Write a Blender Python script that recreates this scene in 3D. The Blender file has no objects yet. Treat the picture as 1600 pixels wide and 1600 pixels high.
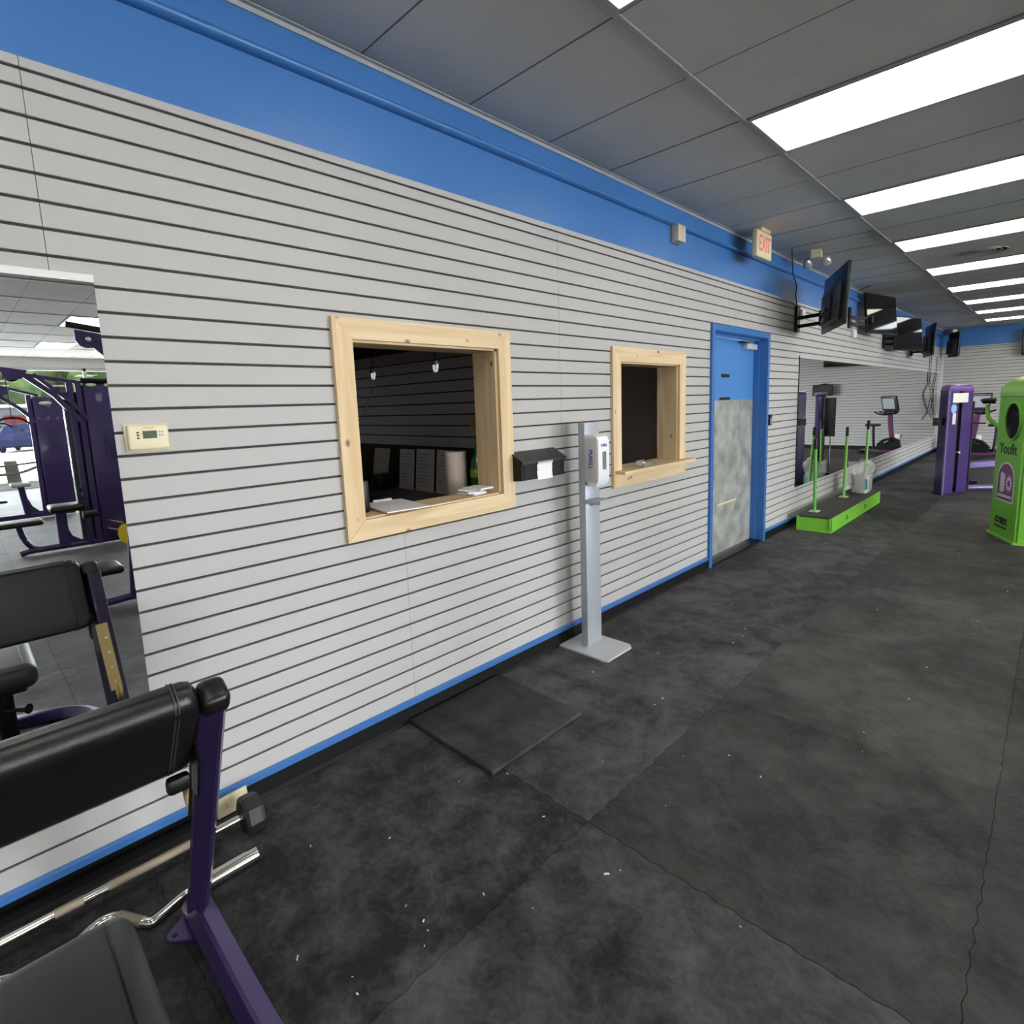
import bpy, bmesh, math, random
from mathutils import Vector, Matrix, noise
random.seed(7)
PI = math.pi
SC = bpy.context.scene
COL = SC.collection

# ------------------------------------------------------------------ camera
YAW, PITCH, ROLL = 0.773, -0.1413, -0.0341
CAM = (2.195, 0.0, 1.524)
cd = bpy.data.cameras.new('camera')
cam = bpy.data.objects.new('camera', cd)
COL.objects.link(cam)
cd.sensor_width = 36.0
cd.lens = 36.0 * 863.68 / 1600.0
cd.shift_x = -(814.54 - 800) / 1600.0
cd.shift_y = (755.18 - 800) / 1600.0
cd.clip_start = 0.02
fw = Vector((-math.sin(YAW) * math.cos(PITCH), math.cos(YAW) * math.cos(PITCH), math.sin(PITCH)))
rt = Vector((math.cos(YAW), math.sin(YAW), 0.0))
up = rt.cross(fw)
cr, sr = math.cos(ROLL), math.sin(ROLL)
rx = cr * rt + sr * up
uy = -sr * rt + cr * up
cam.matrix_world = Matrix(((rx.x, uy.x, -fw.x, CAM[0]), (rx.y, uy.y, -fw.y, CAM[1]), (rx.z, uy.z, -fw.z, CAM[2]), (0, 0, 0, 1)))
SC.camera = cam

# ------------------------------------------------------------------ light
SC.view_settings.view_transform = 'Standard'
SC.view_settings.look = 'None'
SC.view_settings.gamma = 1.0
SC.view_settings.exposure = 0.27
SC.view_settings.use_curve_mapping = False
SC.cycles.caustics_reflective = False
SC.cycles.caustics_refractive = False
SC.cycles.sample_clamp_indirect = 6.0
SC.cycles.diffuse_bounces = 5
SKY = 44.0          # overcast-bright sky outside the shop front
SUN = 10.0
LAMP = 5.0         # troffer diffusers
world = bpy.data.worlds.new('sky')
SC.world = world
world.use_nodes = True
bg = world.node_tree.nodes['Background']
bg.inputs[0].default_value = (0.96, 0.96, 1.0, 1)
bg.inputs[1].default_value = SKY
sl = bpy.data.lights.new('sun', 'SUN')
sl.energy = SUN
sl.angle = 0.01
sl.color = (1.0, 0.95, 0.86)
sun = bpy.data.objects.new('sun', sl)
COL.objects.link(sun)
sun.location = (-20, 3, 30)
sun.rotation_euler = (0, math.radians(-32), math.radians(12))
pl = bpy.data.lights.new('storefront_portal', 'AREA')
pl.shape = 'RECTANGLE'
pl.size = 2.66
pl.size_y = 13.0
pl.cycles.is_portal = True
po = bpy.data.objects.new('storefront_portal', pl)
COL.objects.link(po)
po.location = (14.75, 4.5, 1.42)
po.rotation_euler = (0, PI / 2, 0)

# ------------------------------------------------------------------ materials
def lin(c):
    c = c / 255.0
    return c / 12.92 if c <= 0.04045 else ((c + 0.055) / 1.055) ** 2.4
def rgb(r, g, b):
    return (lin(r), lin(g), lin(b), 1.0)
MATS = {}
def mat(name, col, rough=0.5, metal=0.0, spec=0.5, vary=0.0, vscale=8.0, bump=0.0, bscale=200.0, coat=0.0, emit=None, es=0.0):
    if name in MATS:
        return MATS[name]
    m = bpy.data.materials.new(name)
    m.use_nodes = True
    nt = m.node_tree
    b = nt.nodes['Principled BSDF']
    b.inputs['Base Color'].default_value = rgb(*col)
    b.inputs['Roughness'].default_value = rough
    b.inputs['Metallic'].default_value = metal
    b.inputs['Specular IOR Level'].default_value = spec
    b.inputs['Coat Weight'].default_value = coat
    if emit:
        b.inputs['Emission Color'].default_value = rgb(*emit)
        b.inputs['Emission Strength'].default_value = es
    if vary or bump:
        tc = nt.nodes.new('ShaderNodeTexCoord')
    if vary:
        n = nt.nodes.new('ShaderNodeTexNoise')
        n.inputs['Scale'].default_value = vscale
        n.inputs['Detail'].default_value = 5
        nt.links.new(tc.outputs['Object'], n.inputs['Vector'])
        r = nt.nodes.new('ShaderNodeValToRGB')
        k0, k1 = 1 - vary, 1 + vary
        c = rgb(*col)
        r.color_ramp.elements[0].position = 0.3
        r.color_ramp.elements[1].position = 0.7
        r.color_ramp.elements[0].color = (c[0] * k0, c[1] * k0, c[2] * k0, 1)
        r.color_ramp.elements[1].color = (min(1, c[0] * k1), min(1, c[1] * k1), min(1, c[2] * k1), 1)
        nt.links.new(n.outputs['Fac'], r.inputs['Fac'])
        nt.links.new(r.outputs['Color'], b.inputs['Base Color'])
    if bump:
        n2 = nt.nodes.new('ShaderNodeTexNoise')
        n2.inputs['Scale'].default_value = bscale
        n2.inputs['Detail'].default_value = 3
        nt.links.new(tc.outputs['Object'], n2.inputs['Vector'])
        bp = nt.nodes.new('ShaderNodeBump')
        bp.inputs['Strength'].default_value = bump
        bp.inputs['Distance'].default_value = 0.004
        nt.links.new(n2.outputs['Fac'], bp.inputs['Height'])
        nt.links.new(bp.outputs['Normal'], b.inputs['Normal'])
    MATS[name] = m
    return m

def wood(name, axis, c0=(224, 203, 166), c1=(206, 176, 134)):
    m = bpy.data.materials.new(name)
    m.use_nodes = True
    nt = m.node_tree
    b = nt.nodes['Principled BSDF']
    b.inputs['Roughness'].default_value = 0.6
    b.inputs['Specular IOR Level'].default_value = 0.3
    tc = nt.nodes.new('ShaderNodeNewGeometry')
    mp = nt.nodes.new('ShaderNodeMapping')
    s = [26.0, 26.0, 26.0]
    s[axis] = 1.6
    mp.inputs['Scale'].default_value = s
    nt.links.new(tc.outputs['Position'], mp.inputs['Vector'])
    n = nt.nodes.new('ShaderNodeTexNoise')
    n.inputs['Scale'].default_value = 1.0
    n.inputs['Detail'].default_value = 6
    n.inputs['Distortion'].default_value = 0.6
    nt.links.new(mp.outputs['Vector'], n.inputs['Vector'])
    r = nt.nodes.new('ShaderNodeValToRGB')
    r.color_ramp.elements[0].position = 0.35
    r.color_ramp.elements[1].position = 0.72
    r.color_ramp.elements[0].color = rgb(*c0)
    r.color_ramp.elements[1].color = rgb(*c1)
    nt.links.new(n.outputs['Fac'], r.inputs['Fac'])
    mp2 = nt.nodes.new('ShaderNodeMapping')
    s2 = [9.0, 9.0, 9.0]
    s2[axis] = 6.0
    mp2.inputs['Scale'].default_value = s2
    nt.links.new(tc.outputs['Position'], mp2.inputs['Vector'])
    v = nt.nodes.new('ShaderNodeTexVoronoi')
    v.inputs['Scale'].default_value = 1.0
    nt.links.new(mp2.outputs['Vector'], v.inputs['Vector'])
    r2 = nt.nodes.new('ShaderNodeValToRGB')
    r2.color_ramp.elements[0].position = 0.06
    r2.color_ramp.elements[1].position = 0.13
    r2.color_ramp.elements[0].color = (0.85, 0.85, 0.85, 1)
    r2.color_ramp.elements[1].color = (0, 0, 0, 1)
    nt.links.new(v.outputs['Distance'], r2.inputs['Fac'])
    mx = nt.nodes.new('ShaderNodeMix')
    mx.data_type = 'RGBA'
    nt.links.new(r2.outputs['Color'], mx.inputs['Factor'])
    nt.links.new(r.outputs['Color'], mx.inputs[6])
    mx.inputs[7].default_value = rgb(120, 78, 42)
    nt.links.new(mx.outputs[2], b.inputs['Base Color'])
    MATS[name] = m
    return m

def rubber(name, dark, light, scale, lo=0.42, hi=0.72, rough=0.62):
    m = bpy.data.materials.new(name)
    m.use_nodes = True
    nt = m.node_tree
    b = nt.nodes['Principled BSDF']
    b.inputs['Specular IOR Level'].default_value = 0.35
    g = nt.nodes.new('ShaderNodeNewGeometry')
    def nz(sc, det, dist, ro=0.6):
        n = nt.nodes.new('ShaderNodeTexNoise')
        n.inputs['Scale'].default_value = sc
        n.inputs['Detail'].default_value = det
        n.inputs['Roughness'].default_value = ro
        n.inputs['Distortion'].default_value = dist
        nt.links.new(g.outputs['Position'], n.inputs['Vector'])
        return n.outputs['Fac']
    a = nz(scale, 8, 1.2)
    c = nz(scale * 5.5, 6, 0.6)
    mul = nt.nodes.new('ShaderNodeMath')
    mul.operation = 'MULTIPLY_ADD'
    nt.links.new(c, mul.inputs[0])
    mul.inputs[1].default_value = 0.45
    ad = nt.nodes.new('ShaderNodeMath')
    ad.operation = 'MULTIPLY'
    nt.links.new(a, ad.inputs[0])
    ad.inputs[1].default_value = 0.6
    nt.links.new(ad.outputs[0], mul.inputs[2])
    r = nt.nodes.new('ShaderNodeValToRGB')
    d3 = nz(scale * 19.0, 5, 1.5, 0.7)
    fine = nt.nodes.new('ShaderNodeMath')
    fine.operation = 'MULTIPLY_ADD'
    nt.links.new(d3, fine.inputs[0])
    fine.inputs[1].default_value = 0.28
    nt.links.new(mul.outputs[0], fine.inputs[2])
    oi = nt.nodes.new('ShaderNodeObjectInfo')
    rnd_ = nt.nodes.new('ShaderNodeMath')
    rnd_.operation = 'MULTIPLY_ADD'
    nt.links.new(oi.outputs['Random'], rnd_.inputs[0])
    rnd_.inputs[1].default_value = 0.09
    nt.links.new(fine.outputs[0], rnd_.inputs[2])
    mul = rnd_
    r.color_ramp.elements[0].position = lo
    r.color_ramp.elements[1].position = hi
    r.color_ramp.elements[0].color = rgb(*dark)
    r.color_ramp.elements[1].color = rgb(*light)
    nt.links.new(mul.outputs[0], r.inputs['Fac'])
    nt.links.new(r.outputs['Color'], b.inputs['Base Color'])
    rr = nt.nodes.new('ShaderNodeMapRange')
    nt.links.new(mul.outputs[0], rr.inputs['Value'])
    rr.inputs['From Min'].default_value = 0.3
    rr.inputs['From Max'].default_value = 0.7
    rr.inputs['To Min'].default_value = rough - 0.08
    rr.inputs['To Max'].default_value = rough + 0.15
    nt.links.new(rr.outputs['Result'], b.inputs['Roughness'])
    f = nz(260, 2, 0)
    bp = nt.nodes.new('ShaderNodeBump')
    bp.inputs['Strength'].default_value = 0.25
    bp.inputs['Distance'].default_value = 0.002
    nt.links.new(f, bp.inputs['Height'])
    nt.links.new(bp.outputs['Normal'], b.inputs['Normal'])
    MATS[name] = m
    return m

def glass(name, tint=(0.96, 0.98, 0.98)):
    m = bpy.data.materials.new(name)
    m.use_nodes = True
    nt = m.node_tree
    out = nt.nodes['Material Output']
    nt.nodes.remove(nt.nodes['Principled BSDF'])
    t = nt.nodes.new('ShaderNodeBsdfTransparent')
    t.inputs[0].default_value = (*tint, 1)
    gl = nt.nodes.new('ShaderNodeBsdfGlossy')
    gl.inputs['Roughness'].default_value = 0.02
    mx = nt.nodes.new('ShaderNodeMixShader')
    mx.inputs[0].default_value = 0.06
    nt.links.new(t.outputs[0], mx.inputs[1])
    nt.links.new(gl.outputs[0], mx.inputs[2])
    nt.links.new(mx.outputs[0], out.inputs['Surface'])
    MATS[name] = m
    return m

SLAT = mat('slat_paint', (180, 178, 176), 0.55, spec=0.35, vary=0.02, vscale=1.5)
GROOVE = mat('groove', (58, 56, 55), 0.8)
BLUE = mat('blue_paint', (54, 105, 166), 0.38, vary=0.04, vscale=1.2)
BLUE2 = mat('blue_door', (66, 122, 186), 0.4)
BLACKB = mat('vinyl_base', (13, 13, 14), 0.5, spec=0.2)
CEIL = mat('ceiling_tile', (206, 206, 205), 0.8, spec=0.3, vary=0.08, vscale=1.3, bump=0.7, bscale=140)
TEE = mat('tee_bar', (160, 161, 161), 0.5)
TEED = mat('cross_tee', (110, 111, 112), 0.6)
ANGLE = mat('ceiling_angle', (176, 180, 182), 0.4)
PINEY = wood('pine_along_y', 1)
PINEZ = wood('pine_along_z', 2)
PINEX = wood('pine_along_x', 0)
FLOOR = rubber('rubber_floor', (27, 26, 28), (98, 96, 97), 1.1, 0.60, 0.88)
FLOORW = rubber('rubber_floor_worn', (30, 29, 30), (90, 89, 87), 1.0, 0.55, 0.9)
MATR = rubber('rubber_mat', (30, 29, 30), (72, 70, 68), 1.6, 0.58, 0.86)
GAP = mat('floor_gap', (14, 14, 14), 0.9)
WHITE = mat('white_plastic', (232, 233, 235), 0.35)
CREAM = mat('cream_plastic', (222, 212, 176), 0.45)
GREY = mat('grey_steel', (168, 174, 182), 0.42, metal=0.25)
SILVER = mat('silver_plate', (205, 208, 208), 0.4, metal=0.2)
TAUPE = mat('dispenser_side', (196, 192, 186), 0.4)
BLACK = mat('black_plastic', (11, 11, 12), 0.42, spec=0.3)
BLACKG = mat('black_gloss', (8, 8, 10), 0.06, spec=0.5)
LEATH = mat('black_vinyl', (20, 17, 16), 0.33, vary=0.3, vscale=5, bump=0.15, bscale=350)
LEATHG = mat('worn_vinyl', (52, 54, 54), 0.42, vary=0.18, vscale=6, bump=0.25, bscale=400)
PURP = mat('purple_metal', (68, 50, 104), 0.28, metal=0.35, coat=0.4)
PURPD = mat('purple_dark', (42, 30, 66), 0.36, metal=0.2, coat=0.2)
PURPT = mat('purple_tower', (58, 40, 92), 0.34, metal=0.15, coat=0.3)
PURPB = mat('purple_shroud', (56, 36, 94), 0.35, coat=0.3)
MAGEN = mat('plum_metal', (98, 48, 94), 0.35, coat=0.3)
LILAC = mat('lilac_tube', (118, 102, 146), 0.3, metal=0.3)
CHROME = mat('chrome', (215, 212, 205), 0.16, metal=1.0)
KNURL = mat('knurled_steel', (172, 160, 140), 0.42, metal=0.9, bump=0.6, bscale=700)
GOLD = mat('zinc_plate', (198, 172, 118), 0.3, metal=0.9)
GREEN = mat('lime_green', (118, 190, 60), 0.4, vary=0.06, vscale=3)
GREEND = mat('step_green', (82, 164, 52), 0.45)
MIRROR = mat('mirror_silver', (238, 242, 242), 0.004, metal=1.0)
GALV = mat('galvanized', (176, 177, 170), 0.45, metal=0.55, vary=0.34, vscale=7)
YELLOW = mat('yellow_rubber', (235, 205, 30), 0.5)
RED = mat('sign_red', (214, 120, 110), 0.5)
PAPER = mat('paper', (236, 235, 238), 0.7)
PAPERT = mat('tan_paper', (190, 176, 158), 0.8)
DARKW = mat('office_wall', (186, 184, 190), 0.75)
DARKB = mat('office_brown', (168, 154, 152), 0.75)
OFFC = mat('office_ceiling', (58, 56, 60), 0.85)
BOTTLE = mat('green_bottle', (28, 120, 52), 0.12, spec=0.6)
INK = mat('black_ink', (16, 20, 14), 0.6)
VIOLET = mat('violet_ink', (82, 62, 160), 0.5)
ASPH = mat('asphalt', (176, 174, 170), 0.85, vary=0.1, vscale=0.6)
CURB = mat('concrete', (150, 148, 142), 0.85, spec=0.1)
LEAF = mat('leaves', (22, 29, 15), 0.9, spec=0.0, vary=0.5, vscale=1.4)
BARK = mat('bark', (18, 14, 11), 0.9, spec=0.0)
GLASS = glass('storefront_glass')
CARGL = mat('car_glass', (8, 9, 12), 0.4, spec=0.0)
TYRE = mat('tyre', (6, 6, 6), 0.9, spec=0.0)
ALU = mat('white_aluminium', (206, 206, 202), 0.4, metal=0.3)
CABLE = mat('cable_black', (14, 14, 15), 0.5)
BUCKET = mat('white_tub', (236, 234, 226), 0.4)
WALLP = mat('plain_wall', (228, 226, 220), 0.7)
def emis(name, col, s):
    m = bpy.data.materials.new(name)
    m.use_nodes = True
    b = m.node_tree.nodes['Principled BSDF']
    b.inputs['Base Color'].default_value = (0.8, 0.8, 0.8, 1)
    b.inputs['Emission Color'].default_value = (*col, 1)
    b.inputs['Emission Strength'].default_value = s
    MATS[name] = m
    return m
LN = emis('diffuser_neutral', (1.0, 0.965, 0.90), LAMP)
LW = emis('diffuser_warm', (1.0, 0.93, 0.75), LAMP)
LC = emis('diffuser_cool', (0.90, 0.94, 1.0), LAMP)
EXITL = mat('exit_face', (226, 212, 180), 0.4, emit=(255, 232, 190), es=0.06)
def bagmat():
    m = bpy.data.materials.new('clear_bag')
    m.use_nodes = True
    nt = m.node_tree
    out = nt.nodes['Material Output']
    b = nt.nodes['Principled BSDF']
    b.inputs['Base Color'].default_value = (0.85, 0.87, 0.87, 1)
    b.inputs['Roughness'].default_value = 0.25
    t = nt.nodes.new('ShaderNodeBsdfTransparent')
    mx = nt.nodes.new('ShaderNodeMixShader')
    mx.inputs[0].default_value = 0.3
    nt.links.new(t.outputs[0], mx.inputs[1])
    nt.links.new(b.outputs[0], mx.inputs[2])
    nt.links.new(mx.outputs[0], out.inputs['Surface'])
    return m
BAG = bagmat()

# ------------------------------------------------------------------ mesh builder
class MB:
    def __init__(s):
        s.v, s.f, s.sm = [], [], []
    def add(s, vs, fs, smooth=False):
        k = len(s.v)
        s.v += [tuple(p) for p in vs]
        s.f += [tuple(i + k for i in f) for f in fs]
        s.sm += [smooth] * len(fs)
        return s
    def box(s, x0, x1, y0, y1, z0, z1):
        return s.add([(x0, y0, z0), (x1, y0, z0), (x1, y1, z0), (x0, y1, z0), (x0, y0, z1), (x1, y0, z1), (x1, y1, z1), (x0, y1, z1)],
                     [(0, 3, 2, 1), (4, 5, 6, 7), (0, 1, 5, 4), (1, 2, 6, 5), (2, 3, 7, 6), (3, 0, 4, 7)])
    def rbox(s, x0, x1, y0, y1, z0, z1, r=0.005, seg=2):
        bm = bmesh.new()
        bmesh.ops.create_cube(bm, size=1.0)
        for v in bm.verts:
            v.co = ((x0 + x1) / 2 + v.co.x * (x1 - x0), (y0 + y1) / 2 + v.co.y * (y1 - y0), (z0 + z1) / 2 + v.co.z * (z1 - z0))
        bmesh.ops.bevel(bm, geom=list(bm.edges), offset=r, segments=seg, affect='EDGES', profile=0.5)
        bm.verts.index_update()
        s.add([v.co[:] for v in bm.verts], [[v.index for v in f.verts] for f in bm.faces], True)
        bm.free()
        return s
    def prism(s, poly, axis, a, b, smooth=False):
        # poly: 2D points in the two other axes (in x,y,z order), extruded along axis from a to b
        def p3(q, t):
            q = list(q)
            q.insert(axis, t)
            return q
        n = len(poly)
        vs = [p3(q, a) for q in poly] + [p3(q, b) for q in poly]
        fs = [tuple(range(n)), tuple(range(2 * n - 1, n - 1, -1))]
        fs += [(i, i + n, (i + 1) % n + n, (i + 1) % n) for i in range(n)]
        return s.add(vs, fs, smooth)
    def ring_sweep(s, rings, close=True, cap=True, smooth=True):
        n = len(rings[0])
        vs = [p for r in rings for p in r]
        fs = []
        for j in range(len(rings) - 1):
            for i in range(n):
                fs.append((j * n + i, j * n + (i + 1) % n, (j + 1) * n + (i + 1) % n, (j + 1) * n + i))
        if cap:
            fs.append(tuple(range(n - 1, -1, -1)))
            fs.append(tuple(range((len(rings) - 1) * n, len(rings) * n)))
        return s.add(vs, fs, smooth)
    def tube(s, pts, r, n=10, w=None, upv=(0, 0, 1), rad=None):
        # round tube (w None) or rectangular bar (r = half width, w = half height) along a polyline
        P = [Vector(p) for p in pts]
        rings = []
        for i, p in enumerate(P):
            a = P[max(i - 1, 0)]
            b = P[min(i + 1, len(P) - 1)]
            t = (b - a).normalized()
            u = Vector(upv)
            if abs(t.dot(u)) > 0.95:
                u = Vector((1, 0, 0)) if abs(t.x) < 0.9 else Vector((0, 1, 0))
            sx = t.cross(u).normalized()
            sy = sx.cross(t).normalized()
            k = 1.0
            if 0 < i < len(P) - 1:
                c = max(0.35, (P[i] - P[i - 1]).normalized().dot(t))
                k = 1.0 / c if w is not None else 1.0
            rr = rad[i] if rad else r
            if w is None:
                rings.append([p + sx * rr * math.cos(2 * PI * j / n) + sy * rr * math.sin(2 * PI * j / n) for j in range(n)])
            else:
                ch = min(r, w) * 0.25
                q = [(r, w - ch), (r - ch, w), (-r + ch, w), (-r, w - ch), (-r, -w + ch), (-r + ch, -w), (r - ch, -w), (r, -w + ch)]
                rings.append([p + sx * a_ + sy * b_ * k for a_, b_ in q])
        return s.ring_sweep(rings)
    def lathe(s, prof, origin, n=20, axis='z', ang=None):
        o = Vector(origin)
        rings = []
        for r, h in prof:
            ring = []
            for j in range(n):
                c, d = r * math.cos(2 * PI * j / n), r * math.sin(2 * PI * j / n)
                p = {'z': (c, d, h), 'y': (d, h, c), 'x': (h, c, d)}[axis]
                ring.append(o + Vector(p))
            rings.append(ring)
        return s.ring_sweep(rings)
    def ell(s, c, r, n=14, m=8):
        rings = []
        for i in range(m + 1):
            th = PI * i / m
            rr = max(math.sin(th), 1e-3)
            rings.append([(c[0] + r[0] * rr * math.cos(2 * PI * j / n), c[1] + r[1] * rr * math.sin(2 * PI * j / n), c[2] - r[2] * math.cos(th)) for j in range(n)])
        return s.ring_sweep(rings)
    def xf(s, M):
        s.v = [tuple(M @ Vector(p)) for p in s.v]
        return s
    def mesh(s, name, mats, off=(0, 0, 0)):
        me = bpy.data.meshes.new(name)
        me.from_pydata([(x - off[0], y - off[1], z - off[2]) for x, y, z in s.v], [], s.f)
        me.polygons.foreach_set('use_smooth', s.sm)
        bm = bmesh.new()
        bm.from_mesh(me)
        bmesh.ops.recalc_face_normals(bm, faces=bm.faces)
        bm.to_mesh(me)
        bm.free()
        if any(s.sm):
            me.set_sharp_from_angle(angle=math.radians(38))
        me.materials.append(mats)
        me.update()
        return me

WL = {}   # world position of each thing's base
def tag(o, label=None, cat=None, group=None, kind=None):
    if label: o['label'] = label
    if cat: o['category'] = cat
    if group: o['group'] = group
    if kind: o['kind'] = kind
    return o
def thing(name, label, cat, loc=(0, 0, 0), rotz=0.0, group=None):
    o = bpy.data.objects.new(name, None)
    COL.objects.link(o)
    o.empty_display_size = 0.1
    o.location = loc
    o.rotation_euler = (0, 0, rotz)
    WL[o.name] = tuple(loc)
    return tag(o, label, cat, group)
def obj(name, mb, m, parent=None, local=False, label=None, origin=None):
    """mb is in world coordinates unless local=True (then in the parent's own frame)."""
    off = (0, 0, 0)
    if parent is not None and not local:
        off = WL.get(parent.name, (0, 0, 0))
    if origin is not None and parent is None:
        off = origin
    me = mb.mesh(name, m, off)
    o = bpy.data.objects.new(name, me)
    COL.objects.link(o)
    if origin is not None and parent is None:
        o.location = origin
        WL[o.name] = tuple(origin)
    if parent is not None:
        o.parent = parent
        WL[o.name] = off
    if label: o['label'] = label
    return o
def struct(name, mb, m):
    return tag(obj(name, mb, m), kind='structure')
def copy_tree(o, parent=None):
    c = o.copy()
    COL.objects.link(c)
    if parent is not None:
        c.parent = parent
    for ch in [x for x in bpy.data.objects if x.parent == o]:
        copy_tree(ch, c)
    return c
def text(body, size, origin, right, upv, m, name, parent, local=False, extrude=0.001, bold=0.0, width=None):
    cu = bpy.data.curves.new('lettering', 'FONT')
    cu.body = body
    cu.size = size
    cu.extrude = extrude
    cu.offset = bold
    cu.align_x = 'CENTER'
    cu.align_y = 'CENTER'
    cu.resolution_u = 3
    to = bpy.data.objects.new('lettering', cu)
    COL.objects.link(to)
    dg = bpy.context.evaluated_depsgraph_get()
    me = bpy.data.meshes.new_from_object(to.evaluated_get(dg))
    bpy.data.objects.remove(to)
    R, U = Vector(right).normalized(), Vector(upv).normalized()
    N = R.cross(U)
    O = Vector(origin)
    k = 1.0
    if width:
        xs = [v.co.x for v in me.vertices]
        k = width / (max(xs) - min(xs))
    mb = MB()
    mb.add([O + R * v.co.x * k + U * v.co.y + N * v.co.z for v in me.vertices], [tuple(p.vertices) for p in me.polygons])
    return obj(name, mb, m, parent, local)
def arcpts(c, r, a0, a1, n, plane='xz', k=0.0):
    out = []
    for i in range(n + 1):
        a = a0 + (a1 - a0) * i / n
        p, q = r * math.cos(a), r * math.sin(a)
        out.append({'xz': (c[0] + p, k, c[1] + q), 'yz': (k, c[0] + p, c[1] + q), 'xy': (c[0] + p, c[1] + q, k)}[plane])
    return out
def smoothpath(pts, n=5):
    P = [Vector(p) for p in pts]
    out = []
    for i in range(len(P) - 1):
        p0, p1, p2, p3 = P[max(i - 1, 0)], P[i], P[i + 1], P[min(i + 2, len(P) - 1)]
        for j in range(n):
            t = j / n
            out.append(0.5 * ((2 * p1) + (-p0 + p2) * t + (2 * p0 - 5 * p1 + 4 * p2 - p3) * t * t + (-p0 + 3 * p1 - 3 * p2 + p3) * t ** 3))
    out.append(P[-1])
    return out

# ------------------------------------------------------------------ room shell
H = 2.972
HT = H + 0.05
YB, YF, XR = 17.2, -3.2, 14.8
ztop = 2.55
zg = lambda k: 0.181 + (31 - k) * 0.0762
WIN1 = (1.225, 2.095, 1.03, 1.83)
WIN2 = (3.23, 4.065, 1.03, 1.80)
DOOR = (4.665, 5.885, 0.0, 2.11)

def cut(segs, a, b):
    out = []
    for s0, s1 in segs:
        if b <= s0 or a >= s1:
            out.append((s0, s1))
        else:
            if a - s0 > 0.004: out.append((s0, a))
            if s1 - b > 0.004: out.append((b, s1))
    return out
# wall body with its three openings
wb = MB()
X0, X1 = -0.16, -0.012
ys = [YF, WIN1[0], WIN1[1], WIN2[0], WIN2[1], DOOR[0], DOOR[1], YB]
for i in range(7):
    a, b = ys[i], ys[i + 1]
    if i == 1:
        wb.box(X0, X1, a, b, 0, WIN1[2]); wb.box(X0, X1, a, b, WIN1[3], HT)
    elif i == 3:
        wb.box(X0, X1, a, b, 0, WIN2[2]); wb.box(X0, X1, a, b, WIN2[3], HT)
    elif i == 5:
        wb.box(X0, X1, a, b, DOOR[3], HT)
    else:
        wb.box(X0, X1, a, b, 0, HT)
wall_left = struct('wall_left', wb, GROOVE)
# slats
M1 = (-1.6, 0.372)     # mirror extents
M2 = (6.88, 17.02)
MZ = (0.447, 1.966)
rows = [(2.5225, ztop)] + [(zg(1) + 0.0045, 2.5135)]
for k in range(1, 31):
    rows.append((zg(k + 1) + 0.0045, zg(k) - 0.0045))
rows.append((0.108, zg(31) - 0.0045))
UPS = [0.269 + 2.352 * i for i in range(-1, 8)]
LOS = [1.445 + 2.352 * i for i in range(-2, 8)]
far = MB()
slat_cache = {}
for z0, z1 in rows:
    seams = UPS if z0 > 1.30 else LOS
    segs = [(-2.08, 17.2)]
    for s in seams:
        segs = cut(segs, s - 0.0009, s + 0.0009)
    zc = (z0 + z1) / 2
    for W_, m_ in ((WIN1, 0.07), (WIN2, 0.07)):
        if W_[2] - m_ < zc < W_[3] + m_ - 0.01:
            segs = cut(segs, W_[0] - 0.07, W_[1] + 0.07)
    if zc < 2.13:
        segs = cut(segs, DOOR[0] - 0.03, DOOR[1] + 0.03)
    if 0.50 < zc < 1.93:
        segs = cut(segs, M1[0] + 0.03, M1[1] - 0.03)
        segs = cut(segs, M2[0] + 0.03, M2[1] - 0.03)
    for a, b in segs:
        c = 0.0015
        if a > 9.6:
            far.box(-0.0125, 0.0, a, b, z0, z1)
        else:
            mb = MB()
            mb.add([(-0.0125, a, z0), (-0.0125, b, z0), (-0.0125, b, z1), (-0.0125, a, z1),
                    (0, a, z0 + c), (0, b, z0 + c), (0, b, z1 - c), (0, a, z1 - c),
                    (-c, a, z0), (-c, b, z0), (-c, b, z1), (-c, a, z1)],
                   [(0, 1, 9, 8), (8, 9, 5, 4), (4, 5, 6, 7), (7, 6, 10, 11), (11, 10, 2, 3), (0, 8, 4, 7, 11, 3), (1, 2, 10, 6, 5, 9), (0, 3, 2, 1)])
            obj('slat', mb, SLAT, wall_left)
o = obj('distant_slats', far, SLAT, wall_left)
o['kind'] = 'stuff'
obj('blue_band', MB().box(-0.0125, -0.002, YF, YB, ztop, H), BLUE, wall_left)
mo = MB()
prof = [(-0.002, 2.806)] + [(-0.002 + 0.036 * math.cos(a), 2.826 + 0.021 * math.sin(a)) for a in [-1.2 + 2.9 * i / 8 for i in range(9)]] + [(-0.002, 2.846)]
mo.prism(prof, 1, YF, YB, True)
struct('trim_1', mo, BLUE)
struct('trim_2', MB().prism([(0.0, 0.078), (0.011, 0.078), (0.011, 0.1), (0.0, 0.108)], 1, YF, DOOR[0] - 0.045).prism([(0.0, 0.078), (0.011, 0.078), (0.011, 0.1), (0.0, 0.108)], 1, DOOR[1] + 0.045, YB), BLUE)
bb = [(0.0, 0.0), (0.02, 0.0), (0.011, 0.014), (0.009, 0.078), (0.0, 0.078)]
struct('baseboard_left', MB().prism(bb, 1, YF, DOOR[0] - 0.045).prism(bb, 1, DOOR[1] + 0.045, YB - 0.01), BLACKB)
struct('trim_3', MB().prism([(-0.002, H - 0.022), (0.004, H - 0.022), (0.004, H - 0.004), (0.022, H - 0.004), (0.022, H), (-0.002, H)], 1, YF, YB), ANGLE)
struct('trim_4', MB().box(0.001, 0.05, YB - 0.014, YB - 0.001, 0.12, 2.5), ALU)

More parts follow.
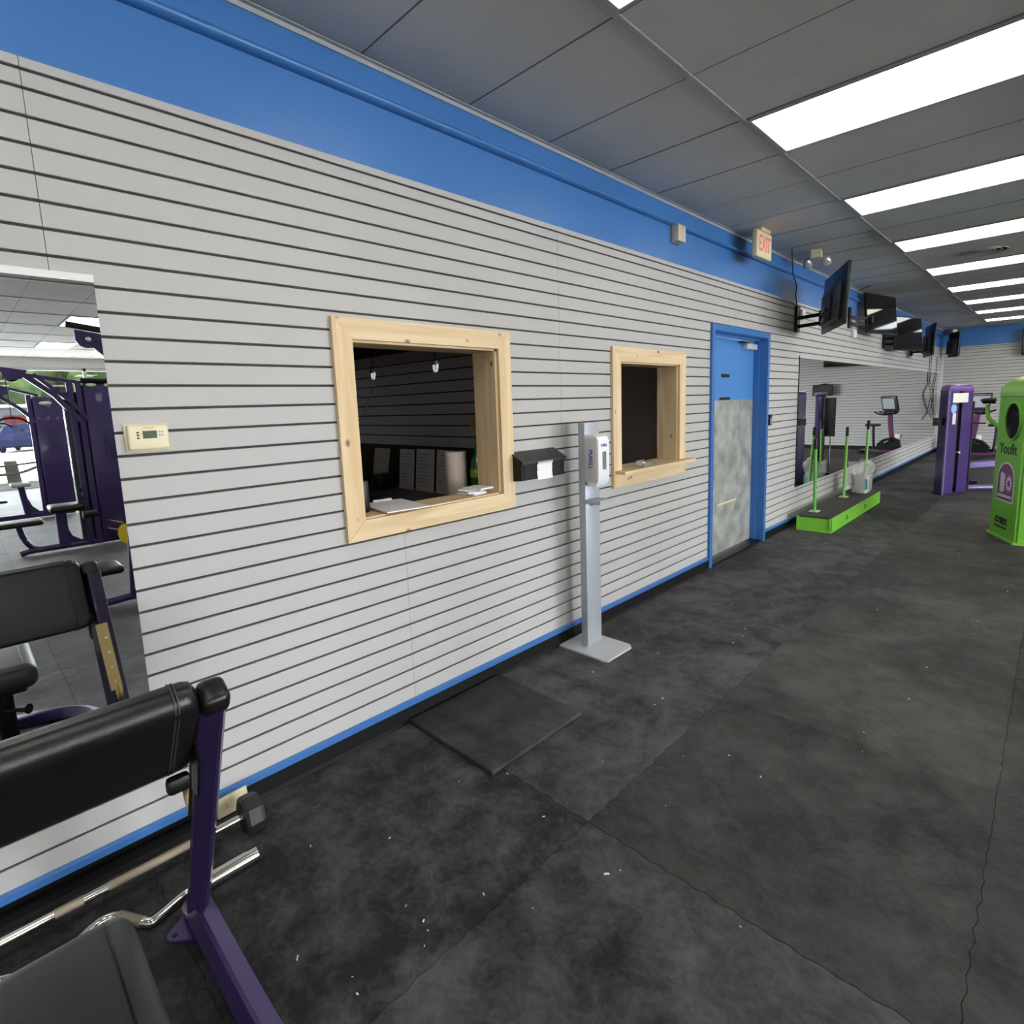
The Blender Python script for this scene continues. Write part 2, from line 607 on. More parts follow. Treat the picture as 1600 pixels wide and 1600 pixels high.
# back wall
wbk = struct('wall_back', MB().box(-0.3, XR + 0.2, YB + 0.0125, YB + 0.15, 0, HT), GROOVE)
bs = MB()
for z0, z1 in rows:
    for i in range(7):
        bs.box(0.0 + 2.35 * i, min(2.35 * (i + 1) - 0.003, XR), YB, YB + 0.013, z0, z1)
o = obj('distant_slats', bs, SLAT, wbk)
o['kind'] = 'stuff'
obj('blue_band', MB().box(0, XR, YB + 0.001, YB + 0.013, ztop, H), BLUE, wbk)
struct('baseboard_back', MB().box(0.02, XR, YB - 0.012, YB, 0, 0.10), BLACKB)
struct('wall_front', MB().box(-0.3, XR + 0.2, YF - 0.15, YF, 0, HT), WALLP)

# floor with its interlocking rubber tiles
floor = struct('floor', MB().box(-0.16, XR + 0.15, YF, YB + 0.15, -0.08, -0.004), GAP)
def teeth(p, q, seed, amp=0.007, n=14):
    rnd = random.Random(seed)
    out = []
    d = Vector(q) - Vector(p)
    nrm = Vector((-d.y, d.x)).normalized()
    L = d.length
    for i in range(n + 1):
        t = i / n
        a = 0 if i in (0, n) else amp * (1 if i % 2 else -1) * rnd.uniform(0.2, 1.0)
        out.append(Vector(p) + d * t + nrm * a)
    return out
xs = [0.0, 1.06, 2.13] + [2.13 + 1.12 * i for i in range(1, 12)]
xs[-1] = XR
yy = [0.30 + 1.155 * i for i in range(-3, 15)]
yy[0] = YF
yy.append(YB)
for i in range(len(xs) - 1):
    for j in range(len(yy) - 1):
        near = xs[i] < 3.4 and yy[j] < 9
        n = 26 if near else 2
        am = 0.006 if near else 0.0
        c = [(xs[i], yy[j]), (xs[i + 1], yy[j]), (xs[i + 1], yy[j + 1]), (xs[i], yy[j + 1])]
        pts = teeth(c[0], c[1], (1, i, j).__hash__(), am, n)[:-1]
        pts += teeth(c[1], c[2], (2, i + 1, j).__hash__(), am, n)[:-1]
        pts += list(reversed(teeth(c[3], c[2], (1, i, j + 1).__hash__(), am, n)))[:-1]
        pts += list(reversed(teeth(c[0], c[3], (2, i, j).__hash__(), am, n)))[:-1]
        cx, cy = (xs[i] + xs[i + 1]) / 2, (yy[j] + yy[j + 1]) / 2
        k = 0.9982
        dz = random.uniform(-0.0012, 0.0)
        pp = [(cx + (p.x - cx) * k, cy + (p.y - cy) * k) for p in pts]
        obj('rubber_tile', MB().prism(pp, 2, -0.004, dz), FLOOR if i == 0 or (i == 1 and cy < 1.5) else FLOORW, floor)

# ceiling: slab, lay-in tiles and grid bars
TP = 0.584
CX = [0.0] + [0.875 + 1.172 * i for i in range(0, 12)]
CX[-1] = XR
CY0 = 1.375
ceil = struct('ceiling', MB().box(-0.3, XR + 0.2, YF - 0.15, YB + 0.15, H + 0.05, H + 0.25), OFFC)
rowsy = list(range(-7, 28))
def is_light(ci, r):
    return ci >= 1 and (ci - 1) % 3 == 0 and r % 3 == 0 and -6 <= r <= 25
tilesfar = MB()
rnd = random.Random(3)
for ci in range(len(CX) - 1):
    for r in rowsy:
        if is_light(ci, r):
            continue
        y0, y1 = CY0 + TP * r, CY0 + TP * (r + 1)
        y0, y1 = max(y0, YF), min(y1, YB)
        if y1 - y0 < 0.02:
            continue
        seen = (ci < 3 and r >= -2) or (-3 <= r <= 4)
        xa, xb = CX[ci] + 0.004, CX[ci + 1] - 0.004
        g = 0.0015
        if seen:
            # slightly sagging panel, 3x3 grid underside
            mb = MB()
            sag = rnd.uniform(0.001, 0.006)
            tl = [rnd.uniform(-0.0025, 0.0025) for _ in range(4)]
            vs = []
            for a in range(3):
                for b in range(3):
                    u, v = a / 2, b / 2
                    z = H + 0.003 - sag * (1 - (2 * u - 1) ** 2) * (1 - (2 * v - 1) ** 2)
                    z += tl[0] * (1 - u) * (1 - v) + tl[1] * u * (1 - v) + tl[2] * (1 - u) * v + tl[3] * u * v
                    vs.append((xa + (xb - xa) * u, y0 + g + (y1 - y0 - 2 * g) * v, z))
            vs += [(xa, y0 + g, H + 0.02), (xb, y0 + g, H + 0.02), (xb, y1 - g, H + 0.02), (xa, y1 - g, H + 0.02)]
            fs = [(0, 1, 4, 3), (1, 2, 5, 4), (3, 4, 7, 6), (4, 5, 8, 7), (0, 3, 6, 10, 9), (6, 7, 8, 11, 10), (8, 5, 2, 12, 11), (2, 1, 0, 9, 12), (9, 10, 11, 12)]
            mb.add(vs, fs)
            for k in range(4): mb.sm[-9 + k] = True
            obj('ceiling_tile', mb, CEIL, ceil)
        else:
            tilesfar.box(xa, xb, y0 + g, y1 - g, H + 0.002, H + 0.02)
o = obj('distant_tiles', tilesfar, CEIL, ceil)
o['kind'] = 'stuff'
for x in CX[1:-1]:
    obj('main_tee', MB().prism([(x - 0.0125, H - 0.006), (x + 0.0125, H - 0.006), (x + 0.0125, H + 0.003), (x + 0.004, H + 0.004), (x + 0.004, H + 0.035), (x - 0.004, H + 0.035), (x - 0.004, H + 0.004), (x - 0.0125, H + 0.003)], 1, YF, YB), TEE, ceil)
for r in rowsy[1:]:
    y = CY0 + TP * r
    if y < YF or y > YB: continue
    obj('cross_tee', MB().box(0.0, XR, y - 0.003, y + 0.003, H + 0.001, H + 0.012), TEED, ceil)

# ceiling lights
lab_main = {0: 'nearest ceiling light panel, only its corner showing at the top edge',
            1: 'biggest bright ceiling light panel, second nearest in the row over the open floor',
            2: 'bright ceiling light panel next beyond the biggest one',
            3: 'ceiling light panel third beyond the cut-off one, past the round ceiling vent',
            4: 'warm tinted ceiling light panel fourth beyond the cut-off one',
            5: 'warm ceiling light panel fifth beyond the cut-off one',
            6: 'cool white ceiling light panel, third from the back wall',
            7: 'cool white ceiling light panel, second from the back wall',
            8: 'yellowish ceiling light panel closest to the back wall'}
mats_main = {0: LN, 1: LN, 2: LN, 3: LN, 4: LW, 5: LW, 6: LC, 7: LC, 8: LW}
def make_light(cx, cy, label, m, group):
    t = thing('ceiling_light', label, 'light', (cx, cy, H), 0, group)
    hx, hy = 0.572, 0.278
    f = MB()
    f.box(-hx, hx, -hy, -hy + 0.018, -0.007, 0.02).box(-hx, hx, hy - 0.018, hy, -0.007, 0.02)
    f.box(-hx, -hx + 0.018, -hy + 0.018, hy - 0.018, -0.007, 0.02).box(hx - 0.018, hx, -hy + 0.018, hy - 0.018, -0.007, 0.02)
    obj('frame', f, TEE, t, True)
    d = MB()
    d.box(-hx + 0.018, hx - 0.018, -hy + 0.018, hy - 0.018, -0.001, 0.003)
    obj('diffuser', d, m, t, True)
    return t
for ci in (1, 4, 7, 10):
    for r in range(-6, 26, 3):
        cx = (CX[ci] + CX[ci + 1]) / 2
        cy = CY0 + TP * (r + 0.5)
        idx = r // 3
        if ci == 1 and 0 <= idx <= 8:
            make_light(cx, cy, lab_main[idx], mats_main[idx], 'ceiling light panels in the row over the open floor')
        elif ci == 7 and idx == 0:
            make_light(cx, cy, 'ceiling light panel seen in the big mirror above the cable towers', LN, 'ceiling light panels deeper in the room')
        elif ci == 4 and idx == 0:
            make_light(cx, cy, 'ceiling light panel whose corner shows in the upper right of the big mirror', LN, 'ceiling light panels deeper in the room')
        else:
            make_light(cx, cy, 'ceiling light panel outside the picture', LN, 'ceiling light panels outside the picture')
# a round air vent let into the ceiling between the lights
vt = thing('ceiling_vent', 'dark round air vent in the ceiling before the fourth light panel', 'vent', (1.47, 7.9, H))
rg = MB()
for rr in (0.20, 0.15, 0.10, 0.05):
    rg.lathe([(rr, 0.002), (rr + 0.012, -0.006), (rr + 0.02, -0.008), (rr + 0.024, 0.002)], (0, 0, 0), 24)
obj('vent_rings', rg, TEE, vt, True)

# right wall: the shop front the mirror shows
wr = MB()
SY0, SY1 = -3.08, 11.72
wr.box(XR, XR + 0.15, YF, SY0, 0, HT).box(XR, XR + 0.15, SY1, YB, 0, HT)
wr.box(XR, XR + 0.15, SY0, SY1, 2.75, HT).box(XR, XR + 0.15, SY0, SY1, 0, 0.08)
struct('wall_right', wr, WALLP)
wf = MB()
wf.box(XR + 0.03, XR + 0.11, SY0, SY1, 0.08, 0.16).box(XR + 0.03, XR + 0.11, SY0, SY1, 2.68, 2.75)
win3 = struct('window_3', wf, ALU)
npn = 8
pw = (SY1 - SY0) / npn
for i in range(npn + 1):
    y = SY0 + i * pw
    obj('mullion', MB().box(XR + 0.03, XR + 0.11, y - 0.03, y + 0.03, 0.08, 2.75), ALU, win3)
for i in range(npn):
    y = SY0 + i * pw
    obj('glass_pane', MB().box(XR + 0.068, XR + 0.074, y + 0.03, y + pw - 0.03, 0.16, 2.68), GLASS, win3)

# ------------------------------------------------------------------ pass-through windows
def frame_window(name, W_, cas, sill):
    y0, y1, z0, z1 = W_
    xf = 0.021
    XI = -0.175
    root = obj(name, MB().box(XI, -0.001, y0, y0 + 0.018, z0, z1), PINEZ)     # left liner board is the base mesh
    tag(root, kind='structure')
    obj('jamb_board', MB().box(XI, -0.001, y1 - 0.018, y1, z0, z1), PINEZ, root)
    obj('head_board', MB().box(XI, -0.001, y0, y1, z1 - 0.018, z1), PINEY, root)
    obj('sill_board', MB().box(XI, 0.0 if not sill else 0.1, y0 - (0.07 if sill else 0), y1 + (0.12 if sill else 0), z0 - 0.022 + 0.018, z0 + 0.018) if sill else MB().box(XI, -0.001, y0, y1, z0 - 0.018 + 0.018, z0 + 0.018), PINEY, root)
    cw = cas
    iy0, iy1, iz0, iz1 = y0 + 0.012, y1 - 0.006, z0 + (0.012 if not sill else -0.005), z1 - 0.008
    def board(poly, m):
        obj('casing_board', MB().prism(poly, 0, 0.0005, xf), m, root)
    g = 0.0006
    board([(iy0 - cw, iz1 + cw), (iy1 + cw, iz1 + cw), (iy1 + g, iz1 + g), (iy0 - g, iz1 + g)], PINEY)
    board([(iy0 - cw, iz1 + cw - g), (iy0 - g, iz1), (iy0 - g, iz0), (iy0 - cw, iz0 - cw + g)], PINEZ)
    board([(iy1 + cw, iz1 + cw - g), (iy1 + g, iz1), (iy1 + g, iz0), (iy1 + cw, iz0 - cw + g)], PINEZ)
    if sill:
        board([(iy0 - cw + 0.001, iz0 - cw), (iy1 + cw - 0.001, iz0 - cw), (iy1, iz0), (iy0, iz0)], PINEY)
    else:
        board([(iy0 - cw + 0.001, iz0 - cw), (iy1 + cw - 0.001, iz0 - cw), (iy1, iz0 - g), (iy0, iz0 - g)], PINEY)
    return root
frame_window('window_1', WIN1, 0.09, False)
frame_window('window_2', WIN2, 0.098, True)

# ------------------------------------------------------------------ office behind the wall
ow = MB()
ow.box(-2.5, -2.4, -0.6, 4.6, 0, 2.6)
ow.box(-2.4, -0.16, -0.6, -0.5, 0, 2.6)
ow.box(-2.4, -0.16, 4.4, 4.5, 0, 2.6)
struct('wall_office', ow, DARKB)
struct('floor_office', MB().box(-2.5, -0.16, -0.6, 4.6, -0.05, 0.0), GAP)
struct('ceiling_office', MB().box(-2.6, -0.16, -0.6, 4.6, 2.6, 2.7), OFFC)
part = struct('wall_partition', MB().box(-2.4, -0.18, 2.413, 2.5, 0, 2.6), GROOVE)
zz = 1.245
while zz < 1.86:
    obj('slat', MB().box(-2.4, -0.19, 2.4, 2.4125, zz + 0.005, zz + 0.0712), DARKW, part)
    zz += 0.0762
struct('trim_5', MB().box(-2.4, -0.19, 2.385, 2.4125, 1.862, 1.93), DARKB)

# ------------------------------------------------------------------ door
df = MB()
dy0, dy1, dz = DOOR[0], DOOR[1], DOOR[3]
F_ = 0.048
def jambs(x0, x1, w0, w1):
    df.box(x0, x1, dy0 - w0, dy0 + w1, 0, dz + w0)
    df.box(x0, x1, dy1 - w1, dy1 + w0, 0, dz + w0)
    df.box(x0, x1, dy0 + w1, dy1 - w1, dz - w1, dz + w0)
jambs(0.0006, 0.022, 0.045, 0.008)
jambs(-0.06, 0.0, 0.0, 0.012)
jambs(-0.155, -0.06, 0.0, 0.03)
door = tag(obj('door_1', df, BLUE), kind='structure')
leafx = -0.115
lf = obj('door_leaf', MB().box(leafx - 0.035, leafx, dy0 + 0.033, dy1 - 0.033, 0.02, dz - 0.033), BLUE2, door)
obj('kick_plate', MB().rbox(leafx, leafx + 0.004, dy0 + 0.036, dy1 - 0.036, 0.02, 1.50, 0.0015, 1), GALV, door, label='dull galvanized steel sheet covering the lower door')
obj('name_strip', MB().rbox(leafx, leafx + 0.006, 5.10, 5.27, 1.715, 1.745, 0.002, 1), BLACK, door)
obj('name_strip', MB().rbox(leafx, leafx + 0.007, 5.07, 5.29, 1.503, 1.528, 0.002, 1), BLACK, door)
tp = MB().box(-0.21, 0.21, -0.008, 0.008, 0, 0.001)
tp.xf(Matrix.Translation((leafx + 0.0042, 5.27, 0.50)) @ Matrix(((0, 0, 1, 0), (1, 0, 0, 0), (0, 1, 0, 0), (0, 0, 0, 1))))
obj('tape_strip', tp, mat('tape', (214, 206, 170), 0.6), door, label='pale tape strip stuck across the kick plate')
cl = obj('door_closer', MB().rbox(leafx, leafx + 0.06, 5.55, 5.80, 1.99, 2.045, 0.006), ALU, door)
obj('closer_arm', MB().box(leafx + 0.02, leafx + 0.075, 5.42, 5.56, 2.045, 2.058), BLACK, door)
obj('threshold', MB().box(-0.155, 0.012, dy0 + 0.03, dy1 - 0.03, 0.0, 0.016), BLACK, door)
kp = thing('keypad', 'small black keypad on the slat wall right of the blue door', 'keypad', (0.0, 5.995, 1.28))
obj('housing', MB().rbox(0.0, 0.028, 5.962, 6.028, 1.222, 1.335, 0.006), BLACK, kp)
for i in range(4):
    for j in range(3):
        obj('key', MB().box(0.028, 0.03, 5.97 + j * 0.018, 5.982 + j * 0.018, 1.235 + i * 0.018, 1.247 + i * 0.018), GREY, kp)

# ------------------------------------------------------------------ mirrors
m1 = thing('wall_mirror', 'tall frameless mirror at the left edge reflecting purple cable towers', 'mirror', (0.0, -0.6, MZ[0]), 0)
obj('mirror_pane', MB().box(0.0005, 0.006, M1[0], M1[1], MZ[0], MZ[1] - 0.012), MIRROR, m1)
obj('top_channel', MB().prism([(0.0005, MZ[1] - 0.022), (0.007, MZ[1] - 0.023), (0.010, MZ[1] - 0.022), (0.010, MZ[1]), (0.0005, MZ[1])], 1, M1[0], M1[1] + 0.001), ALU, m1)
m2 = thing('wall_mirror', 'long low mirror running along the far left wall beyond the blue door', 'mirror', (0.0, 11.9, MZ[0]), 0)
y = M2[0]
i = 0
while y < M2[1] - 0.02:
    y2 = min(y + 1.172, M2[1])
    obj('mirror_pane', MB().box(0.0005, 0.0062, y + 0.0008, y2 - 0.0008, MZ[0], MZ[1] - 0.01), MIRROR, m2)
    y = y2
obj('top_channel', MB().box(0.0005, 0.010, M2[0], M2[1], MZ[1] - 0.02, MZ[1] + 0.012), ALU, m2)
obj('edge_strip', MB().box(0.0005, 0.009, M2[0] - 0.010, M2[0], MZ[0], MZ[1]), BLACK, m2)

# ------------------------------------------------------------------ wall fixtures
t = thing('thermostat', 'cream wall thermostat with a small grey screen beside the left mirror', 'thermostat', (0, 0.46, 1.457))
obj('backplate', MB().rbox(0.0, 0.008, 0.397, 0.523, 1.412, 1.503, 0.003), CREAM, t)
obj('cover', MB().rbox(0.006, 0.03, 0.402, 0.52, 1.417, 1.5, 0.008, 3), CREAM, t)
obj('screen', MB().box(0.029, 0.031, 0.444, 0.484, 1.455, 1.480), mat('lcd', (62, 72, 56), 0.6), t)
for i in range(3):
    obj('button', MB().rbox(0.029, 0.0325, 0.427, 0.434, 1.455 + 0.009 * i, 1.460 + 0.009 * i, 0.001, 1), INK, t)
for i in range(2):
    for j in range(2):
        obj('button', MB().rbox(0.029, 0.0325, 0.49 + 0.008 * j, 0.495 + 0.008 * j, 1.462 + 0.011 * i, 1.468 + 0.011 * i, 0.001, 1), GREY, t)
text('Honeywell', 0.007, (0.0306, 0.462, 1.4905), (0, 1, 0), (0, 0, 1), mat('logo_red', (190, 50, 50), 0.5), 'brand_lettering', t, extrude=0.0002)

t = thing('power_outlet', 'cream double outlet plate low on the wall behind the hex weight plate', 'outlet', (0.012, 0.582, 0.045))
M = Matrix.Translation((0.0, 0.582, 0.047)) @ Matrix.Rotation(math.radians(3), 4, 'X')
obj('cover_plate', MB().rbox(0.012, 0.019, -0.057, 0.057, -0.038, 0.040, 0.002).xf(M), CREAM, t)
for s in (-1, 1):
    r_ = obj('receptacle', MB().lathe([(0.016, 0.019), (0.016, 0.0205), (0.0145, 0.021)], (0, s * 0.021, 0), 16, 'x').xf(M), CREAM, t)
    for q in (-1, 1):
        obj('slot', MB().box(0.0208, 0.0214, s * 0.021 - 0.006, s * 0.021 + 0.006, q * 0.006 - 0.001, q * 0.006 + 0.001).xf(M), INK, r_)

t = thing('drop_box', 'black metal drop box with a taped white note between the two wooden windows', 'box', (0, 2.35, 1.10))
obj('body', MB().prism([(0.001, 1.098), (0.088, 1.105), (0.088, 1.214), (0.001, 1.255)], 1, 2.166, 2.530), BLACK, t)
obj('lid', MB().prism([(0.001, 1.262), (0.001, 1.256), (0.098, 1.209), (0.101, 1.196), (0.104, 1.197), (0.101, 1.214)], 1, 2.160, 2.536), mat('lid_black', (28, 27, 27), 0.35), t)
obj('body_rib', MB().box(0.0885, 0.091, 2.185, 2.19, 1.115, 1.2), BLACK, t)
nt_ = MB()
pts = [(0.1045, 1.203), (0.0935, 1.185), (0.0915, 1.15), (0.0935, 1.098)]
for a, b in zip(pts[:-1], pts[1:]):
    nt_.add([(a[0], 2.285, a[1]), (a[0], 2.415, a[1]), (b[0], 2.418, b[1]), (b[0], 2.292, b[1]), (a[0] + .001, 2.285, a[1]), (a[0] + .001, 2.415, a[1]), (b[0] + .001, 2.418, b[1]), (b[0] + .001, 2.292, b[1])],
            [(0, 1, 2, 3), (4, 7, 6, 5), (0, 3, 7, 4), (1, 5, 6, 2), (0, 4, 5, 1), (3, 2, 6, 7)])
obj('taped_note', nt_, PAPER, t, label='white paper note taped over the front')

t = thing('junction_box', 'small beige box on the blue band above the second window', 'box', (0, 4.0, 2.755))
obj('cover', MB().rbox(0.012, 0.062, 3.945, 4.06, 2.695, 2.812, 0.004), mat('beige', (206, 196, 172), 0.5), t)
obj('back', MB().box(-0.002, 0.013, 3.94, 4.065, 2.69, 2.817), mat('beige_dark', (150, 142, 122), 0.5), t)

t = thing('exit_sign', 'cream exit sign with red letters hanging from the ceiling near the blue wall', 'sign', (0.2, 5.18, H))
obj('canopy', MB().rbox(0.175, 0.235, 5.08, 5.28, H - 0.028, H - 0.001, 0.004), CREAM, t)
obj('housing', MB().rbox(0.18, 0.222, 5.01, 5.35, 2.725, 2.945, 0.008), CREAM, t)
obj('face', MB().box(0.222, 0.224, 5.03, 5.33, 2.74, 2.93), EXITL, t)
text('EXIT', 0.185, (0.2245, 5.18, 2.835), (0, 1, 0), (0, 0, 1), mat('exit_red', (218, 118, 108), 0.5, emit=(230, 80, 70), es=0.08), 'exit_letters', t, extrude=0.001, bold=0.002, width=0.25)

def emergency(nm_label, loc, rot):
    t = thing('emergency_light', nm_label, 'light', loc, rot)
    obj('housing', MB().prism([(-0.10, -0.085), (0.10, -0.085), (0.075, 0.0), (-0.075, 0.0)], 0, -0.045, 0.045).xf(Matrix.Rotation(PI / 2, 4, 'Z')), CREAM, t, True)
    for s in (-1, 1):
        M = Matrix.Translation((0.03, s * 0.085, -0.105)) @ Matrix.Rotation(math.radians(-55), 4, 'Y')
        h = obj('lamp_head', MB().lathe([(0.018, -0.05), (0.034, -0.035), (0.045, 0.0), (0.047, 0.03), (0.043, 0.032), (0.02, 0.015), (0.002, 0.01)], (0, 0, 0), 16).xf(M @ Matrix.Rotation(PI, 4, 'X')), mat('lamp_silver', (206, 206, 204), 0.28, metal=0.5), t, True)
        obj('lamp_neck', MB().tube([(0.01, s * 0.07, -0.06), (0.025, s * 0.08, -0.1)], 0.01, 8), CREAM, t, True)
    return t
emergency('beige twin-head emergency light under the ceiling past the exit sign', (0.30, 6.35, H - 0.002), PI / 2 + 0.2)
emergency('small twin-head emergency light high in the far left corner', (0.22, 17.05, H - 0.02), -1.2)

# sanitizer stand
t = thing('sanitizer_stand', 'grey floor stand with white hand sanitizer dispenser between the wooden windows', 'stand', (0.2, 2.68, 0.0))
obj('base_plate', MB().prism([(0.024, 2.522), (0.36, 2.522), (0.388, 2.536), (0.388, 2.78), (0.36, 2.81), (0.024, 2.81)], 2, 0.001, 0.012), SILVER, t)
obj('pole', MB().rbox(0.136, 0.185, 2.608, 2.752, 0.012, 1.405, 0.003), GREY, t)
tr = obj('drip_tray', MB().prism([(2.598, 0.926), (2.74, 0.926), (2.74, 0.942), (2.598, 0.942)], 0, 0.185, 0.30), GREY, t)
obj('tray_lip', MB().box(0.288, 0.30, 2.598, 2.74, 0.942, 0.95), GREY, tr)
obj('tray_bracket', MB().prism([(0.185, 0.90), (0.185, 0.926), (0.25, 0.926)], 1, 2.655, 2.685), GREY, t)
d = obj('dispenser', MB().prism([(0.186, 1.075), (0.21, 1.035), (0.262, 1.03), (0.282, 1.06), (0.286, 1.10), (0.286, 1.295), (0.275, 1.322), (0.255, 1.332), (0.186, 1.332)], 1, 2.605, 2.712, True), WHITE, t)
obj('side_panel', MB().rbox(0.188, 0.276, 2.601, 2.6055, 1.055, 1.318, 0.002, 2), TAUPE, d, label='taupe side panel with violet logo')
obj('sight_window', MB().rbox(0.2855, 0.288, 2.645, 2.682, 1.13, 1.235, 0.0008, 1), mat('sight_grey', (120, 122, 126), 0.2), d)
text('PURELL', 0.036, (0.232, 2.6005, 1.19), (0, 0, -1), (1, 0, 0), VIOLET, 'logo_lettering', d, bold=0.0012, width=0.115, extrude=0.0004)
text('PURELL', 0.022, (0.2865, 2.662, 1.272), (0, 1, 0), (0, 0, 1), VIOLET, 'logo_lettering', d, bold=0.0008, width=0.062, extrude=0.0004)

# floor mat
mt = MB().rbox(0.022, 0.612, 1.392, 1.995, 0.0, 0.022, 0.006, 2)
tag(obj('floor_mat', mt, MATR, origin=(0.317, 1.69, 0)), 'square black rubber mat lying by the wall below the first window', 'mat')

# litter on the floor
lt = MB()
rl = random.Random(11)
for i in range(64):
    if i < 44:
        x, y = rl.uniform(0.35, 2.6), rl.uniform(0.5, 7.5)
    else:
        x, y = rl.uniform(0.25, 1.3), rl.uniform(0.45, 2.2)
    if 0.0 < x < 0.62 and 1.36 < y < 2.03: continue
    s = rl.uniform(0.0018, 0.0065) * (1.6 if rl.random() < 0.12 else 1)
    a = rl.uniform(0, PI)
    e = rl.uniform(0.15, 0.6)
    c, d_ = math.cos(a), math.sin(a)
    q = [(-s, -s * e), (s, -s * e * 0.6), (s * 0.8, s * e), (-s * 0.7, s * e * 0.8)]
    vv = [(x + c * u - d_ * v, y + d_ * u + c * v) for u, v in q]
    lt.prism(vv, 2, 0.0002, 0.0016)
o = obj('paper_litter', lt, PAPER)
tag(o, 'tiny white paper bits scattered over the black floor', 'litter', kind='stuff')

# ------------------------------------------------------------------ things on the sills and in the office
t = thing('clipboard', 'clipboard with white sheets hanging over the first window sill', 'clipboard', (-0.1, 1.48, 1.05))
Mc = Matrix.Translation((-0.115, 1.475, 1.0495)) @ Matrix.Rotation(math.radians(-8), 4, 'Z')
obj('board', MB().rbox(-0.165, 0.165, -0.115, 0.115, 0.0, 0.004, 0.001, 1).xf(Mc), mat('hardboard', (150, 104, 66), 0.6), t)
obj('sheets', MB().box(-0.155, 0.155, -0.108, 0.108, 0.0041, 0.010).xf(Mc), PAPER, t)
obj('clip', MB().box(-0.165, -0.14, -0.05, 0.05, 0.0101, 0.022).xf(Mc), CHROME, t)
t = thing('paper_stack', 'loose stack of white forms on the right end of the first window sill', 'paper', (-0.09, 1.99, 1.049))
rs = random.Random(4)
for i in range(4):
    a = math.radians([8, -20, 30, 4][i])
    M = Matrix.Translation((-0.09 + rs.uniform(-.02, .02), 1.975 + rs.uniform(-.02, .02), 1.0495 + 0.009 * i)) @ Matrix.Rotation(a, 4, 'Z')
    obj('form', MB().box(-0.065, 0.065, -0.05, 0.05, 0, 0.0085).xf(M), PAPER, t)
t = thing('card_holder', 'clear plastic card holder on the second window sill', 'holder', (0.03, 3.5, 1.048))
obj('tray', MB().box(-0.01, 0.06, 3.46, 3.57, 1.0485, 1.053).box(-0.01, -0.005, 3.46, 3.57, 1.053, 1.09).box(0.055, 0.06, 3.46, 3.57, 1.053, 1.075), mat('smoky_clear', (120, 122, 112), 0.15), t)
obj('cards', MB().box(-0.003, 0.05, 3.465, 3.505, 1.0532, 1.08), PAPER, t)
obj('lid', MB().rbox(-0.004, 0.053, 3.51, 3.567, 1.0532, 1.078, 0.004), mat('tin', (176, 172, 158), 0.3, metal=0.6), t)

t = thing('office_counter', 'dark wooden counter along the slat partition seen through the first window', 'counter', (-1.2, 2.2, 0))
obj('worktop', MB().rbox(-2.2, -0.36, 1.98, 2.383, 0.90, 0.935, 0.004, 1), mat('laminate', (92, 80, 70), 0.5), t)
obj('front_rail', MB().box(-2.2, -0.36, 2.0, 2.02, 0.80, 0.90), mat('rail_wood', (110, 88, 60), 0.6), t)
for x in (-2.18, -1.1, -0.40):
    obj('leg', MB().box(x, x + 0.04, 2.0, 2.38, 0.0, 0.90), mat('rail_wood', (110, 88, 60), 0.6), t)
def sheet(x0, x1, z1, lean, m, label, y=2.33):
    s = MB()
    s.add([(x0, y - lean, 0.936), (x1, y - lean, 0.936), (x1, y, z1), (x0, y, z1), (x0, y - lean + .004, 0.936), (x1, y - lean + .004, 0.936), (x1, y + .004, z1), (x0, y + .004, z1)],
          [(0, 1, 2, 3), (4, 7, 6, 5), (0, 3, 7, 4), (1, 5, 6, 2), (0, 4, 5, 1), (3, 2, 6, 7)])
    o_ = obj('paper_sheet', s, m, origin=((x0 + x1) / 2, y, 0.936))
    tag(o_, label, 'paper', 'sheets leaning on the office partition')
    if m is PAPER:
        ln = MB()
        n = 9
        for i in range(n):
            f = 0.12 + 0.75 * i / n
            zz_ = 0.936 + (z1 - 0.936) * (1 - f)
            yy_ = y - lean * f - 0.0012
            ln.box(x0 + 0.03, x1 - 0.03 - 0.03 * (i % 3), yy_ - 0.0002, yy_ + 0.0006, zz_, zz_ + 0.003)
        q = obj('print_lines', ln, mat('print_grey', (96, 96, 100), 0.7), o_)
        q['kind'] = 'stuff'
    return o_
sheet(-1.68, -1.47, 1.225, 0.05, PAPERT, 'tan sheet leaning on the partition, furthest left behind the first window')
sheet(-1.33, -1.15, 1.228, 0.03, PAPER, 'printed sheet on the partition, second from the left of the leaning papers')
sheet(-1.12, -0.91, 1.235, 0.03, PAPER, 'printed sheet in the middle of the leaning papers')
sheet(-0.88, -0.70, 1.235, 0.03, PAPER, 'printed sheet half hidden behind the paper towel roll')
tag(obj('black_box', MB().rbox(-1.455, -1.36, 2.15, 2.30, 0.936, 1.05, 0.01), BLACK, origin=(-1.4, 2.2, 0.936)), 'small black box standing before the leaning papers in the office', 'box')
t = thing('paper_towel_roll', 'big paper towel roll standing on the counter behind the first window', 'paper towel', (-0.425, 2.12, 0.936))
obj('roll', MB().lathe([(0.02, 0.0), (0.064, 0.0), (0.066, 0.01), (0.066, 0.31), (0.064, 0.32), (0.02, 0.32)], (0, 0, 0), 28), mat('towel', (214, 196, 184), 0.9), t, True)
obj('core', MB().lathe([(0.012, 0.0), (0.0195, 0.0), (0.0195, 0.322), (0.012, 0.322)], (0, 0, 0), 16), PAPERT, t, True)
t = thing('soda_bottle', 'green plastic bottle standing right of the paper towel roll', 'bottle', (-0.315, 2.20, 0.936))
